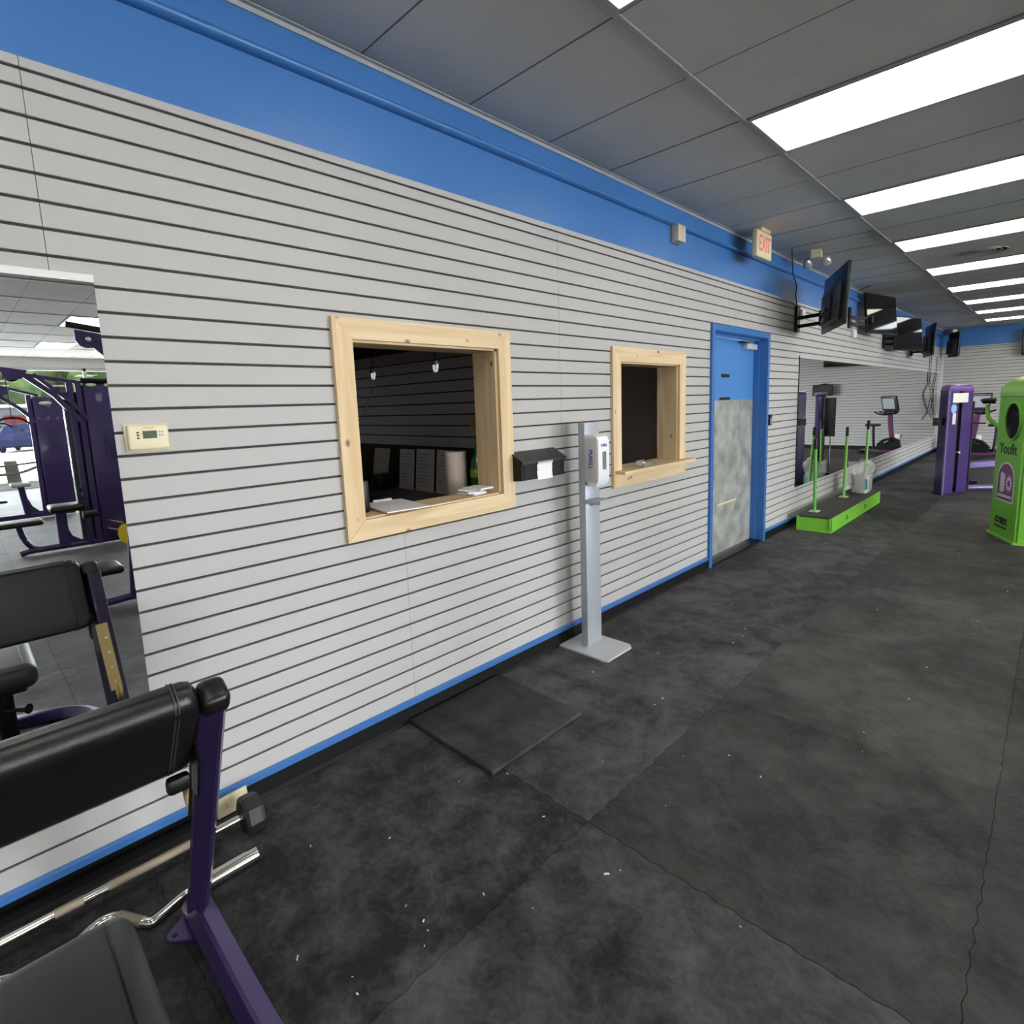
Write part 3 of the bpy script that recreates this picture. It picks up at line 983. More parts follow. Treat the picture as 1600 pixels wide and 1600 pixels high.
obj('bottle_body', MB().lathe([(0.03, 0.0), (0.044, 0.008), (0.046, 0.05), (0.042, 0.11), (0.046, 0.16), (0.046, 0.22), (0.038, 0.265), (0.018, 0.30), (0.014, 0.325), (0.014, 0.335)], (0, 0, 0), 20), BOTTLE, t, True)
obj('cap', MB().lathe([(0.016, 0.33), (0.016, 0.35), (0.013, 0.352)], (0, 0, 0), 14), BOTTLE, t, True)
obj('label_band', MB().lathe([(0.0465, 0.165), (0.047, 0.168), (0.047, 0.212), (0.0465, 0.215)], (0, 0, 0), 20), mat('label_green', (150, 190, 60), 0.5), t, True)
t = thing('tape_ball', 'yellow green round badge on the partition by the window jamb', 'badge', (-0.54, 2.39, 1.41))
obj('disc', MB().lathe([(0.04, 0.0), (0.042, -0.006), (0.03, -0.012), (0.002, -0.014)], (0, 0, 0), 18, 'y'), mat('badge_yellow', (176, 176, 60), 0.5), t, True)
obj('pin', MB().ell((0, -0.015, 0), (0.008, 0.004, 0.008), 8, 5), CHROME, t, True)
tag(obj('note_card', MB().box(-0.52, -0.44, 2.393, 2.398, 1.235, 1.335), PAPER, origin=(-0.48, 2.396, 1.28)), 'white card pinned to the partition below the yellow badge', 'card')
for (x, z, lab) in ((-0.415, 1.75, 'white U shaped hook lamp hanging near the right side of the first window'), (-1.09, 1.745, 'white U shaped hook lamp hanging further back on the left in the office')):
    t = thing('pendant_lamp', lab, 'lamp', (x, 2.0, 2.6))
    obj('cord', MB().tube([(x, 2.0, 2.6), (x, 2.0, z + 0.045)], 0.003, 6), CABLE, t)
    obj('socket', MB().lathe([(0.02, 0.018), (0.022, 0.022), (0.022, 0.04), (0.006, 0.05)], (x, 2.0, z), 12), mat('socket_grey', (70, 70, 72), 0.4), t)
    obj('tube_lamp', MB().tube([(x - 0.015, 2.0, z + 0.022)] + [(x - 0.015 * math.cos(a), 2.0, z - 0.004 - 0.013 * math.sin(a)) for a in [PI * i / 6 for i in range(7)]] + [(x + 0.015, 2.0, z + 0.022)], 0.0075, 8), mat('tube_white', (245, 245, 245), 0.4, emit=(235, 238, 245), es=0.35), t)
tag(obj('loose_cord', MB().tube(smoothpath([(-1.30, 2.0, 1.63), (-1.42, 2.02, 1.58), (-1.43, 2.0, 1.48), (-1.41, 2.0, 1.42)]), 0.005, 6), mat('cord_grey', (90, 90, 94), 0.5), origin=(-1.4, 2.0, 1.5)), 'short grey cord hooked over at the left of the office', 'cord')
tag(obj('loose_cord', MB().tube(smoothpath([(-1.09, 2.0, 1.68), (-1.16, 1.95, 1.5), (-1.28, 1.85, 1.3), (-1.28, 1.80, 1.1), (-1.25, 1.8, 0.95)]), 0.005, 6), mat('cord_grey', (90, 90, 94), 0.5), origin=(-1.2, 1.9, 1.3)), 'long grey cord trailing down from the left hook lamp', 'cord')
t = thing('cordless_phone', 'black handset standing at the left end of the first window sill', 'phone', (-0.1, 1.29, 1.049))
obj('handset', MB().rbox(-0.13, -0.10, 1.295, 1.335, 1.049, 1.20, 0.008), BLACK, t)
obj('antenna', MB().tube([(-0.12, 1.305, 1.2), (-0.12, 1.305, 1.235)], 0.006, 8), BLACK, t)
t = thing('office_tray', 'black desk organiser with chrome pens under the first window', 'organiser', (-0.8, 1.7, 0.6))
obj('tray', MB().rbox(-1.1, -0.6, 1.55, 1.9, 0.62, 0.75, 0.01), BLACK, t)
for i in range(3):
    obj('pen', MB().tube([(-0.95 + 0.1 * i, 1.7 - 0.05 * i, 0.75), (-0.93 + 0.1 * i, 1.68 - 0.05 * i, 0.86)], 0.006, 8), CHROME, t)
obj('stand', MB().box(-0.9, -0.8, 1.68, 1.78, 0.0, 0.62), BLACK, t)

# ------------------------------------------------------------------ wall televisions
def tv(label, p_right, p_left, zb, ht, wall_y, group, tilt=0.0, back_wall=False, wall_x=0.0, face=1):
    """p_right/p_left: plan positions of the screen's two bottom corners; screen faces the room."""
    a, b = Vector(p_right), Vector(p_left)
    mid = (a + b) / 2
    d = (b - a)
    w = d.length
    ang = math.atan2(d.y, d.x)
    t = thing('wall_television', label, 'television', (mid.x, mid.y, zb), ang, group)
    # local x runs along the width; screen faces local -y when face=1, +y when -1
    f = -face
    R = Matrix.Rotation(-tilt * f, 4, 'X')
    hw = w / 2
    obj('housing', MB().rbox(-hw, hw, -0.016, 0.016, 0, ht, 0.006).xf(R), BLACK, t, True)
    obj('screen', MB().box(-hw + 0.016, hw - 0.016, min(f * 0.0162, f * 0.0175), max(f * 0.0162, f * 0.0175), 0.022, ht - 0.016).xf(R), BLACKG, t, True)
    bk = MB().rbox(-hw * 0.72, hw * 0.72, min(-f * 0.014, -f * 0.05), max(-f * 0.014, -f * 0.05), 0.05, ht * 0.72, 0.012)
    obj('rear_cover', bk.xf(R), mat('tv_back', (40, 40, 44), 0.5), t, True)
    for q in (-0.3, 0.0, 0.3):
        obj('vent_panel', MB().box(q * w - 0.08, q * w + 0.08, min(-f * 0.05, -f * 0.053), max(-f * 0.05, -f * 0.053), ht * 0.40, ht * 0.66).xf(R), mat('tv_vent', (62, 62, 68), 0.6), t, True)
    obj('vesa_plate', MB().box(-0.11, 0.11, min(-f * 0.053, -f * 0.07), max(-f * 0.053, -f * 0.07), 0.08, 0.32).xf(R), BLACK, t, True)
    # arm from the plate to the wall, written in the local frame
    Minv = (Matrix.Translation((mid.x, mid.y, zb)) @ Matrix.Rotation(ang, 4, 'Z')).inverted()
    L = lambda p: tuple(Minv @ Vector(p))
    z = zb + 0.2
    n = Vector((-math.sin(ang), math.cos(ang))) * (-f)
    pb = Vector((mid.x, mid.y)) + n * 0.075
    if not back_wall:
        wp = (wall_x + 0.03, wall_y)
        el = ((pb.x + wp[0]) / 2 + 0.06, (pb.y + wp[1]) / 2 + 0.12)
        pln = MB().box(0.001, 0.03, wall_y - 0.045, wall_y + 0.045, z - 0.15, z + 0.13)
    else:
        wp = (wall_y, YB - 0.03)
        el = ((pb.x + wp[0]) / 2 - 0.12, (pb.y + wp[1]) / 2)
        pln = MB().box(wall_y - 0.045, wall_y + 0.045, YB - 0.03, YB - 0.001, z - 0.15, z + 0.13)
    obj('wall_plate', pln.xf(Minv), BLACK, t, True)
    for dz_ in (0.0, -0.09):
        ar = MB().tube([L((wp[0], wp[1], z + dz_)), L((el[0], el[1], z + dz_))], 0.012, w=0.018)
        ar.tube([L((el[0], el[1], z + dz_)), L((pb.x, pb.y, z + dz_))], 0.012, w=0.018)
        obj('mount_arm', ar, BLACK, t, True)
    obj('arm_pivot', MB().tube([L((el[0], el[1], z - 0.12)), L((el[0], el[1], z + 0.04))], 0.022, 12), BLACK, t, True)
    return t
TG = 'televisions on arms along the left wall'
tv('black television seen from behind on a wall arm beyond the exit sign', (0.70, 5.9), (0.27, 6.75), 2.17, 0.56, 6.72, TG, 0.03, face=1)
tv('television facing out with three light panels mirrored in its screen', (0.14, 9.2), (0.337, 10.1), 2.365, 0.56, 8.82, TG, -0.1, face=1)
tv('television with two light panels mirrored in it, next after the first lit screen', (0.17, 10.9), (0.41, 11.8), 2.20, 0.555, 10.9, TG, -0.1, face=1)
tv('dark television turned edge-on near the far end of the left wall', (0.455, 12.6), (0.20, 13.4), 2.165, 0.575, 13.3, TG, 0.03, face=1)
tv('grey faced television on an arm at the left end of the back wall', (0.385, 16.6), (0.15, 17.0), 2.30, 0.57, 0.3, 'televisions on the back wall', 0.0, back_wall=True, face=1)
tv('black television on the back wall cut by the right edge', (1.46, 17.05), (2.62, 17.05), 2.255, 0.57, 2.0, 'televisions on the back wall', 0.0, back_wall=True, face=1)
tv('small black screen low on the back wall seen in the long mirror', (2.36, 17.06), (2.88, 17.06), 1.49, 0.30, 2.6, 'televisions on the back wall', 0.0, back_wall=True, face=1)
# white adapters beside the television mounts
for (y, z, lab) in ((6.78, 2.36, 'white power adapter beside the first television mount'), (8.98, 2.30, 'white power adapter beside the second television mount')):
    t = thing('power_adapter', lab, 'adapter', (0.02, y, z))
    obj('brick', MB().rbox(0.0, 0.05, y, y + 0.11, z, z + 0.11, 0.01), WHITE, t)
    obj('plug', MB().box(0.01, 0.03, y + 0.11, y + 0.14, z + 0.04, z + 0.07), WHITE, t)
def cable(pts, r, label, group=None, cat='cable'):
    return tag(obj('power_cable', MB().tube(smoothpath(pts), r, 6), CABLE, origin=tuple(pts[0])), label, cat, group)
cable([(0.16, 6.05, H - 0.002), (0.15, 6.1, 2.86), (0.13, 6.2, 2.75), (0.1, 6.4, 2.66), (0.08, 6.45, 2.58), (0.04, 6.62, 2.5)], 0.006, 'black cable dropping from the ceiling to the first television mount')
cable([(0.10, 8.85, 2.90), (0.12, 8.9, 2.92), (0.15, 8.96, 2.95), (0.2, 9.0, H - 0.001)], 0.006, 'short black cable sticking up behind the first lit television')
CG = 'black cables hanging on the long mirror near the back corner'
cable([(0.018, 15.4, 2.30), (0.018, 15.42, 1.9), (0.018, 15.5, 1.72), (0.018, 15.2, 1.6), (0.018, 14.95, 1.45), (0.018, 15.3, 1.2), (0.018, 15.65, 1.06), (0.018, 15.25, 0.96), (0.018, 15.02, 0.9)], 0.007, 'black hanging cable bowing left over the mirror in the far corner', CG)
cable([(0.03, 15.55, 2.30), (0.03, 15.5, 1.9), (0.03, 15.54, 1.72), (0.03, 15.9, 1.6), (0.03, 16.1, 1.45), (0.03, 15.95, 1.2), (0.03, 15.7, 1.06), (0.03, 16.15, 0.95), (0.03, 16.45, 0.86)], 0.007, 'black hanging cable bowing right over the mirror in the far corner', CG)
cable([(0.02, 16.35, 2.30), (0.02, 16.35, 1.85), (0.02, 16.2, 1.6), (0.02, 16.25, 1.2), (0.02, 16.5, 0.95)], 0.007, 'black cable hanging closest to the white corner trim', CG)

# ------------------------------------------------------------------ green step platform and its posts
t = thing('step_platform', 'low bright green step box with black top and green posts by the long mirror', 'platform', (0.3, 7.75, 0))
sx0, sx1, sy0, sy1, sh = 0.115, 0.475, 6.62, 8.93, 0.175
st = MB()
st.box(sx0, sx1, sy0 + 0.012, sy0 + 0.03, 0.01, sh - 0.02).box(sx0, sx1, sy1 - 0.02, sy1, 0.0, sh - 0.01)
st.box(sx0, sx0 + 0.02, sy0, sy1, 0.0, sh - 0.008).box(sx1 - 0.02, sx1, sy0, sy1, 0.0, sh - 0.008)
st.box(sx0 + 0.02, sx1 - 0.02, sy0, sy0 + 0.03, 0.0, 0.014)
obj('frame', st, GREEN, t)
obj('tread', MB().box(sx0, sx1, sy0, sy1, sh - 0.008, sh), mat('tread_black', (58, 55, 53), 0.8, vary=0.15, vscale=10), t)
for y in (7.2, 8.05):
    obj('bolt_hook', MB().tube([(sx1, y, 0.11), (sx1 + 0.02, y, 0.10), (sx1 + 0.02, y, 0.075), (sx1, y, 0.065)], 0.005, 6), INK, t)
for (x, y, tx, ty, tz) in ((0.215, 6.92, 0.19, 6.95, 1.02), (0.222, 8.1, 0.205, 8.2, 1.09), (0.29, 8.85, 0.30, 8.87, 1.145)):
    p_ = obj('post', MB().tube([(x, y, sh), (tx + (x - tx) * 0.12, ty + (y - ty) * 0.12, tz - 0.12)], 0.018, 12), GREEND if y < 8 else GREEN, t)
    obj('grip', MB().tube([(tx + (x - tx) * 0.12, ty + (y - ty) * 0.12, tz - 0.12), (tx, ty, tz - 0.005), (tx, ty, tz)], 0.02, 12, rad=[0.02, 0.02, 0.012]), BLACK, p_)
    obj('foot_plate', MB().rbox(x - 0.05, x + 0.05, y - 0.06, y + 0.06, sh, sh + 0.008, 0.002, 1), mat('foot_cream', (206, 216, 186), 0.5), p_)
t = thing('bagged_tub', 'white tub inside a clear plastic bag on the far end of the green step', 'tub', (0.295, 8.60, sh))
obj('tub', MB().lathe([(0.085, 0.0), (0.095, 0.01), (0.108, 0.23), (0.113, 0.235), (0.113, 0.25), (0.108, 0.25), (0.09, 0.03)], (0, -0.02, 0), 24), BUCKET, t, True)
obj('tub_label', MB().box(0.07, 0.11, -0.11, -0.104, 0.06, 0.2), mat('teal', (90, 200, 196), 0.5), t, True)
bg_ = MB()
rings = []
rb = random.Random(5)
for h, r in ((0.0, 0.10), (0.05, 0.125), (0.15, 0.13), (0.25, 0.14), (0.32, 0.15), (0.38, 0.145), (0.43, 0.10)):
    rings.append([((r + rb.uniform(-.02, .02) * (1 + h)) * math.cos(2 * PI * j / 14), -0.02 + (r + rb.uniform(-.02, .02)) * math.sin(2 * PI * j / 14), h + (rb.uniform(-.05, .05) if h > .3 else 0)) for j in range(14)])
bg_.ring_sweep(rings, cap=False)
obj('bag', bg_, BAG, t, True)

# ------------------------------------------------------------------ green kiosk machine
G = Vector((1.74, 7.61)); K = Vector((1.96, 7.13))
t = thing('green_machine', 'tall lime green rounded vibration machine cut by the right edge', 'machine', (2.1, 7.5, 0))
plan = [(1.74, 7.61), (1.96, 7.13), (2.34, 7.13), (2.50, 7.42), (2.36, 7.86), (1.96, 7.92)]
def ins(k, c=(2.12, 7.5)):
    return [(c[0] + (x - c[0]) * k, c[1] + (y - c[1]) * k) for x, y in plan]
body = MB()
body.prism(plan, 2, 0.02, 1.44)
obj('body', body, GREEN, t)
dm = MB()
rings = []
for k, z in ((1.02, 1.443), (1.02, 1.47), (0.99, 1.52), (0.9, 1.575), (0.72, 1.62), (0.45, 1.645), (0.1, 1.65)):
    rings.append([(x, y, z) for x, y in ins(k)])
dm.ring_sweep(rings)
obj('dome_cap', dm, mat('lime_light', (140, 190, 80), 0.3), t)
obj('base_plate', MB().prism(ins(1.07), 2, 0.0, 0.02), mat('lime_light', (140, 190, 80), 0.3), t)
fr = (K - G).normalized(); FR = Vector((fr.x, fr.y, 0)); FN = Vector((fr.y, -fr.x, 0))
if FN.dot(Vector((CAM[0] - 1.8, CAM[1] - 7.4, 0))) < 0: FN = -FN
fL = (K - G).length
def onface(s, z, d=0.0):
    return Vector((G.x, G.y, 0)) + FR * s + Vector((0, 0, z)) + FN * d
def facepoly(pts, d0, d1):
    mb = MB()
    n = len(pts)
    mb.add([onface(s, z, d0) for s, z in pts] + [onface(s, z, d1) for s, z in pts],
           [tuple(range(n)), tuple(range(2 * n - 1, n - 1, -1))] + [(i, i + n, (i + 1) % n + n, (i + 1) % n) for i in range(n)])
    return mb
def oval(cs, cz, rs_, rz, n=28):
    return [(cs + rs_ * math.cos(2 * PI * i / n), cz + rz * math.sin(2 * PI * i / n)) for i in range(n)]
obj('porthole', facepoly(oval(0.315, 1.20, 0.148, 0.178), 0.0, 0.006), BLACKG, t, label='dark oval porthole')
rim = MB()
oo, ii = oval(0.315, 1.20, 0.16, 0.19), oval(0.315, 1.20, 0.146, 0.176)
rim.add([onface(s, z, 0.001) for s, z in oo] + [onface(s, z, 0.014) for s, z in oo] + [onface(s, z, 0.014) for s, z in ii] + [onface(s, z, 0.001) for s, z in ii],
        [(j * 28 + i, j * 28 + (i + 1) % 28, ((j + 1) % 4) * 28 + (i + 1) % 28, ((j + 1) % 4) * 28 + i) for j in range(4) for i in range(28)], True)
obj('porthole_rim', rim, GREEN, t)
text('Youfit', 0.15, onface(0.255, 0.915, 0.001), FR, (0, 0, 1), INK, 'name_lettering', t, extrude=0.001, bold=0.002, width=0.36)
arch = [(0.10, 0.40), (0.42, 0.40)] + [(0.26 + 0.16 * math.cos(a), 0.60 + 0.17 * math.sin(a)) for a in [PI * i / 14 for i in range(15)]]
stk = obj('arched_sticker', facepoly([(0.26 + (s - 0.26) * 1.1, 0.58 + (z - 0.58) * 1.08) for s, z in arch], 0.0, 0.0012), PAPER, t, label='arched purple sticker with white door and sun')
obj('sticker_field', facepoly(arch, 0.0012, 0.002), mat('sticker_plum', (120, 48, 120), 0.5), stk)
obj('sticker_door', facepoly([(0.155, 0.475), (0.235, 0.475), (0.25, 0.50), (0.25, 0.66), (0.17, 0.68), (0.155, 0.66)], 0.002, 0.0026), mat('sticker_pale', (226, 214, 228), 0.5), stk)
star = [(0.335 + (0.075 if i % 2 else 0.042) * math.cos(2 * PI * i / 28), 0.575 + (0.095 if i % 2 else 0.055) * math.sin(2 * PI * i / 28)) for i in range(28)]
obj('sticker_sun', facepoly(star, 0.002, 0.0026), mat('sticker_pale', (226, 214, 228), 0.5), stk)
obj('sticker_core', facepoly(oval(0.335, 0.575, 0.028, 0.036, 14), 0.0026, 0.003), mat('sticker_plum', (120, 48, 120), 0.5), stk)
obj('sticker_band', facepoly([(0.12, 0.425), (0.40, 0.425), (0.40, 0.455), (0.12, 0.455)], 0.002, 0.0026), mat('sticker_pale', (226, 214, 228), 0.5), stk)
text('CYBEX', 0.085, onface(0.235, 0.18, 0.001), FR, (0, 0, 1), INK, 'maker_lettering', t, extrude=0.001, bold=0.006, width=0.26)
text('INTERNATIONAL', 0.028, onface(0.235, 0.115, 0.001), FR, (0, 0, 1), INK, 'maker_lettering', t, extrude=0.001, bold=0.001, width=0.26)
obj('side_seam', MB().tube([(1.985, 7.126, 0.02), (1.985, 7.126, 1.44)], 0.004, 6), mat('seam_green', (50, 110, 20), 0.6), t)
h_ = obj('handle_arm', MB().tube(smoothpath([(1.76, 7.70, 1.10), (1.70, 7.72, 1.16), (1.65, 7.72, 1.22), (1.638, 7.72, 1.30), (1.635, 7.72, 1.36)]), 0.02, 10), GREEN, t)
obj('grip', MB().tube([(1.585, 7.72, 1.385), (1.60, 7.72, 1.395), (1.66, 7.72, 1.40), (1.70, 7.72, 1.395)], 0.03, 12), BLACK, h_)

# ------------------------------------------------------------------ purple selectorized machine
t = thing('weight_machine', 'tall purple weight stack machine with notices left of the green machine', 'machine', (1.03, 10.0, 0))
A = Vector((1.035, 10.0, 0)); a1 = Vector((0.235, 0.42, 0)); a2 = Vector((-0.118, 0.135, 0))
def quadprism(p, u, v, z0, z1, mb=None):
    mb = mb or MB()
    q = [p, p + u, p + u + v, p + v]
    mb.add([(c.x, c.y, z0) for c in q] + [(c.x, c.y, z1) for c in q], [(0, 3, 2, 1), (4, 5, 6, 7), (0, 1, 5, 4), (1, 2, 6, 5), (2, 3, 7, 6), (3, 0, 4, 7)])
    return mb
u1, u2 = a1.normalized(), a2.normalized()
n1 = -u2
front_l = quadprism(A, u1 * 0.20, u2 * 0.178, 0.03, 1.50)
obj('front_shroud', front_l, PURPB, t)
obj('front_shroud', quadprism(A + u1 * 0.275, u1 * 0.205, u2 * 0.178, 0.03, 1.50), PURPB, t)
obj('weight_slot', quadprism(A + u1 * 0.20 + u2 * 0.03, u1 * 0.075, u2 * 0.14, 0.10, 1.46), BLACK, t)
obj('side_rail', quadprism(A - u1 * 0.014 - u2 * 0.012, u1 * 0.03, u2 * 0.03, 0.0, 1.52), LILAC, t)
cp = MB()
rings = []
for k, z in ((1.0, 1.50), (1.0, 1.535), (0.93, 1.57), (0.7, 1.595), (0.3, 1.605)):
    c = A + u1 * 0.24 + u2 * 0.09
    q = [A, A + u1 * 0.48, A + u1 * 0.48 + u2 * 0.178, A + u2 * 0.178]
    rings.append([(c.x + (p.x - c.x) * k, c.y + (p.y - c.y) * k, z) for p in q])
cp.ring_sweep(rings)
obj('top_cap', cp, mat('cap_purple', (104, 66, 140), 0.2, coat=0.6), t)
obj('foot', quadprism(A - u1 * 0.02 + u2 * -0.01, u1 * 0.52, u2 * 0.2, 0.0, 0.03), PURPD, t)
def onA(s, z, d):
    return A + u1 * s + n1 * d + Vector((0, 0, z))
def apoly(pts, d0, d1):
    mb = MB(); n = len(pts)
    mb.add([onA(s, z, d0) for s, z in pts] + [onA(s, z, d1) for s, z in pts], [tuple(range(n)), tuple(range(2 * n - 1, n - 1, -1))] + [(i, i + n, (i + 1) % n + n, (i + 1) % n) for i in range(n)])
    return mb
obj('instruction_placard', apoly([(0.08, 1.34), (0.38, 1.34), (0.38, 1.475), (0.08, 1.475)], 0.0, 0.004), mat('placard', (226, 230, 214), 0.5), t, label='white instruction placard')
obj('blue_tag', apoly(oval(0.11, 1.255, 0.055, 0.065, 16), 0.0, 0.004), mat('tag_blue', (130, 176, 226), 0.5), t, label='pale blue oval tag')
obj('notice_strip', apoly([(0.10, 1.03), (0.16, 1.03), (0.16, 1.19), (0.10, 1.19)], 0.0, 0.004), mat('strip_pink', (226, 206, 204), 0.6), t)
obj('selector_pin', MB().tube([onA(0.24, 0.62, -0.02), onA(0.24, 0.62, 0.05)], 0.014, 8), CREAM, t)
cuph = A + u2 * 0.178 * 0.6 - u1 * 0.02
obj('cup_holder', quadprism(A + u2 * 0.05 - u1 * 0.13, u1 * 0.12, u2 * 0.11, 1.02, 1.13), BLACK, t)
obj('floor_tube', MB().tube(smoothpath([(1.17, 10.55, 0.05), (1.35, 10.75, 0.05), (1.75, 11.0, 0.05), (2.2, 11.1, 0.05)]), 0.035, 10), LILAC, t)
obj('seat_beam', MB().tube([(1.20, 10.5, 0.40), (1.55, 10.8, 0.42), (2.1, 11.1, 0.42)], 0.04, w=0.05), PURP, t)
obj('seat_pad', MB().rbox(1.55, 1.95, 10.75, 11.05, 0.47, 0.55, 0.03, 3), LEATH, t)
obj('back_pad', MB().rbox(1.95, 2.05, 10.75, 11.05, 0.6, 1.3, 0.03, 3), LEATH, t)
obj('rear_upright', MB().tube([(1.66, 10.95, 0.05), (1.60, 10.9, 1.50)], 0.03, w=0.045), PURP, t)
obj('upright_cap', MB().rbox(1.55, 1.66, 10.84, 10.96, 1.50, 1.545, 0.015), BLACK, t)
obj('pivot_arm', MB().tube(smoothpath([(1.62, 10.6, 1.12), (1.60, 10.55, 0.95), (1.60, 10.5, 0.85), (1.68, 10.5, 0.80)]), 0.03, 10), PURPD, t)
obj('white_grip', MB().rbox(1.585, 1.66, 10.5, 10.58, 1.05, 1.13, 0.02, 2), WHITE, t)
obj('guide_rod', MB().tube([(1.28, 10.45, 0.03), (1.28, 10.45, 1.35)], 0.014, 8), BLACK, t)
obj('cross_link', MB().tube([(1.22, 10.42, 1.03), (1.42, 10.55, 1.03)], 0.012, 8), BLACK, t)

t = thing('weight_machine', 'second purple weight column hidden behind the first, seen in the long mirror', 'machine', (1.05, 11.4, 0))
obj('column', MB().rbox(0.98, 1.10, 11.25, 11.50, 0.0, 1.50, 0.01), PURPB, t)
obj('column_cap', MB().rbox(0.96, 1.12, 11.23, 11.52, 1.50, 1.56, 0.02, 3), LILAC, t)
obj('mesh_guard', MB().rbox(0.78, 0.96, 11.34, 11.38, 0.75, 1.46, 0.006), mat('mesh_black', (44, 44, 46), 0.5, vary=0.7, vscale=40), t)
obj('guide_rod', MB().tube([(0.87, 11.42, 0.05), (0.87, 11.42, 1.46)], 0.012, 8), CHROME, t)
obj('floor_tube', MB().tube([(0.82, 11.4, 0.04), (1.32, 11.4, 0.04)], 0.035, w=0.03), PURPD, t)

# ------------------------------------------------------------------ exercise bikes (rider faces the left wall)
def bike(label, loc):
    t = thing('exercise_bike', label, 'exercise bike', loc, 0)
    b = MB()
    b.tube([(-0.50, 0, 0.06), (0.50, 0, 0.06)], 0.04, w=0.035)
    obj('base_beam', b, MAGEN, t, True)
    for x in (-0.48, 0.48):
        obj('foot_bar', MB().tube([(x, -0.26, 0.035), (x, 0.26, 0.035)], 0.033, 10), BLACK, t, True)
    sh_ = MB()
    sh_.prism([(-0.36, 0.1), (0.14, 0.1), (0.14, 0.24), (0.02, 0.36), (-0.16, 0.42), (-0.32, 0.34)], 1, -0.10, 0.10)
    obj('drive_housing', sh_, BLACK, t, True)
    obj('mast', MB().tube([(-0.16, 0, 0.38), (-0.12, 0, 0.7), (-0.09, 0, 1.05)], 0.035, w=0.05), MAGEN, t, True)
    obj('seat_post', MB().tube([(0.22, 0, 0.1), (0.24, 0, 0.4), (0.25, 0, 0.68)], 0.03, 10), BLACK, t, True)
    obj('saddle', MB().rbox(0.10, 0.42, -0.12, 0.12, 0.68, 0.74, 0.028, 3), LEATH, t, True)
    CM = Matrix.Translation((-0.09, -0.02, 1.20)) @ Matrix.Rotation(0.6, 4, 'Z') @ Matrix.Rotation(0.25, 4, 'X')
    c = MB().rbox(-0.23, 0.23, -0.04, 0.04, -0.16, 0.24, 0.035, 3).xf(CM)
    cn = obj('console', c, mat('console_grey', (48, 48, 54), 0.35), t, True)
    obj('console_screen', MB().box(-0.18, 0.18, 0.040, 0.043, -0.02, 0.19).xf(CM), BLACKG, cn, True)
    obj('console_back', MB().rbox(-0.17, 0.17, -0.046, -0.039, -0.08, 0.18, 0.003, 1).xf(CM), GREY, cn, True)
    obj('console_tray', MB().rbox(-0.15, 0.15, -0.07, 0.07, -0.22, -0.15, 0.02, 2).xf(CM), BLACK, cn, True)
    for s in (-1, 1):
        obj('handlebar', MB().tube(smoothpath([(-0.09, 0, 0.98), (0.0, s * 0.16, 0.97), (0.10, s * 0.24, 1.0), (0.20, s * 0.24, 1.05)]), 0.018, 8), BLACK, t, True)
        k_ = obj('crank', MB().tube([(-0.02, s * 0.11, 0.27), (-0.02 + s * 0.13, s * 0.13, 0.27 - s * 0.08)], 0.014, 8), CHROME, t, True)
        obj('pedal', MB().rbox(-0.07 + s * 0.13, 0.03 + s * 0.13, s * 0.18 - 0.045, s * 0.18 + 0.045, 0.175 + (0.0 if s > 0 else 0.16), 0.205 + (0.0 if s > 0 else 0.16), 0.008), BLACK, k_, True)
    return t
bike('plum exercise bike standing before the back wall, also seen in the long mirror', (0.95, 16.33, 0))
tag(obj('wall_socket', MB().rbox(0.76, 0.88, YB - 0.02, YB - 0.001, 0.31, 0.43, 0.004), WHITE, origin=(0.82, YB - 0.01, 0.37)), 'white socket plate low on the back wall beside the bike', 'outlet')

# ------------------------------------------------------------------ preacher curl bench
t = thing('preacher_bench', 'purple preacher curl bench with big black arm pad in the lower left', 'exercise bench', (0.85, 0.0, 0.0))
obj('base_tube', MB().tube(smoothpath([(0.37, 0.352, 0.034), (0.8, 0.352, 0.034), (1.15, 0.352, 0.034), (1.33, 0.30, 0.034), (1.43, 0.17, 0.034), (1.46, 0.0, 0.034), (1.46, -0.12, 0.034)], 4), 0.031, w=0.029, upv=(0, 0.55, 1)), PURP, t)
obj('side_post', MB().tube([(0.395, 0.357, 0.03), (0.815, 0.352, 0.86)], 0.028, w=0.034, upv=(0.0, 0.2, 0.9)), PURPD, t)
cap_ = MB().rbox(-0.038, 0.038, -0.031, 0.031, -0.03, 0.03, 0.018, 3)
obj('post_cap', cap_.xf(Matrix.Translation((0.822, 0.352, 0.875)) @ Matrix.Rotation(0.47, 4, 'Y')), LEATH, t)
obj('side_post', MB().tube([(0.385, -0.345, 0.03), (0.80, -0.345, 0.85)], 0.034, w=0.024), PURPD, t)
gp = MB().prism([(0.365, 0.325), (0.49, 0.322), (0.445, 0.268), (0.43, 0.260), (0.412, 0.262)], 2, 0.0, 0.008)
fp_ = obj('foot_plate', gp, PURP, t)
obj('bolt_hole', MB().lathe([(0.008, 0.008), (0.008, 0.0086)], (0.43, 0.28, 0.0), 10), INK, fp_)
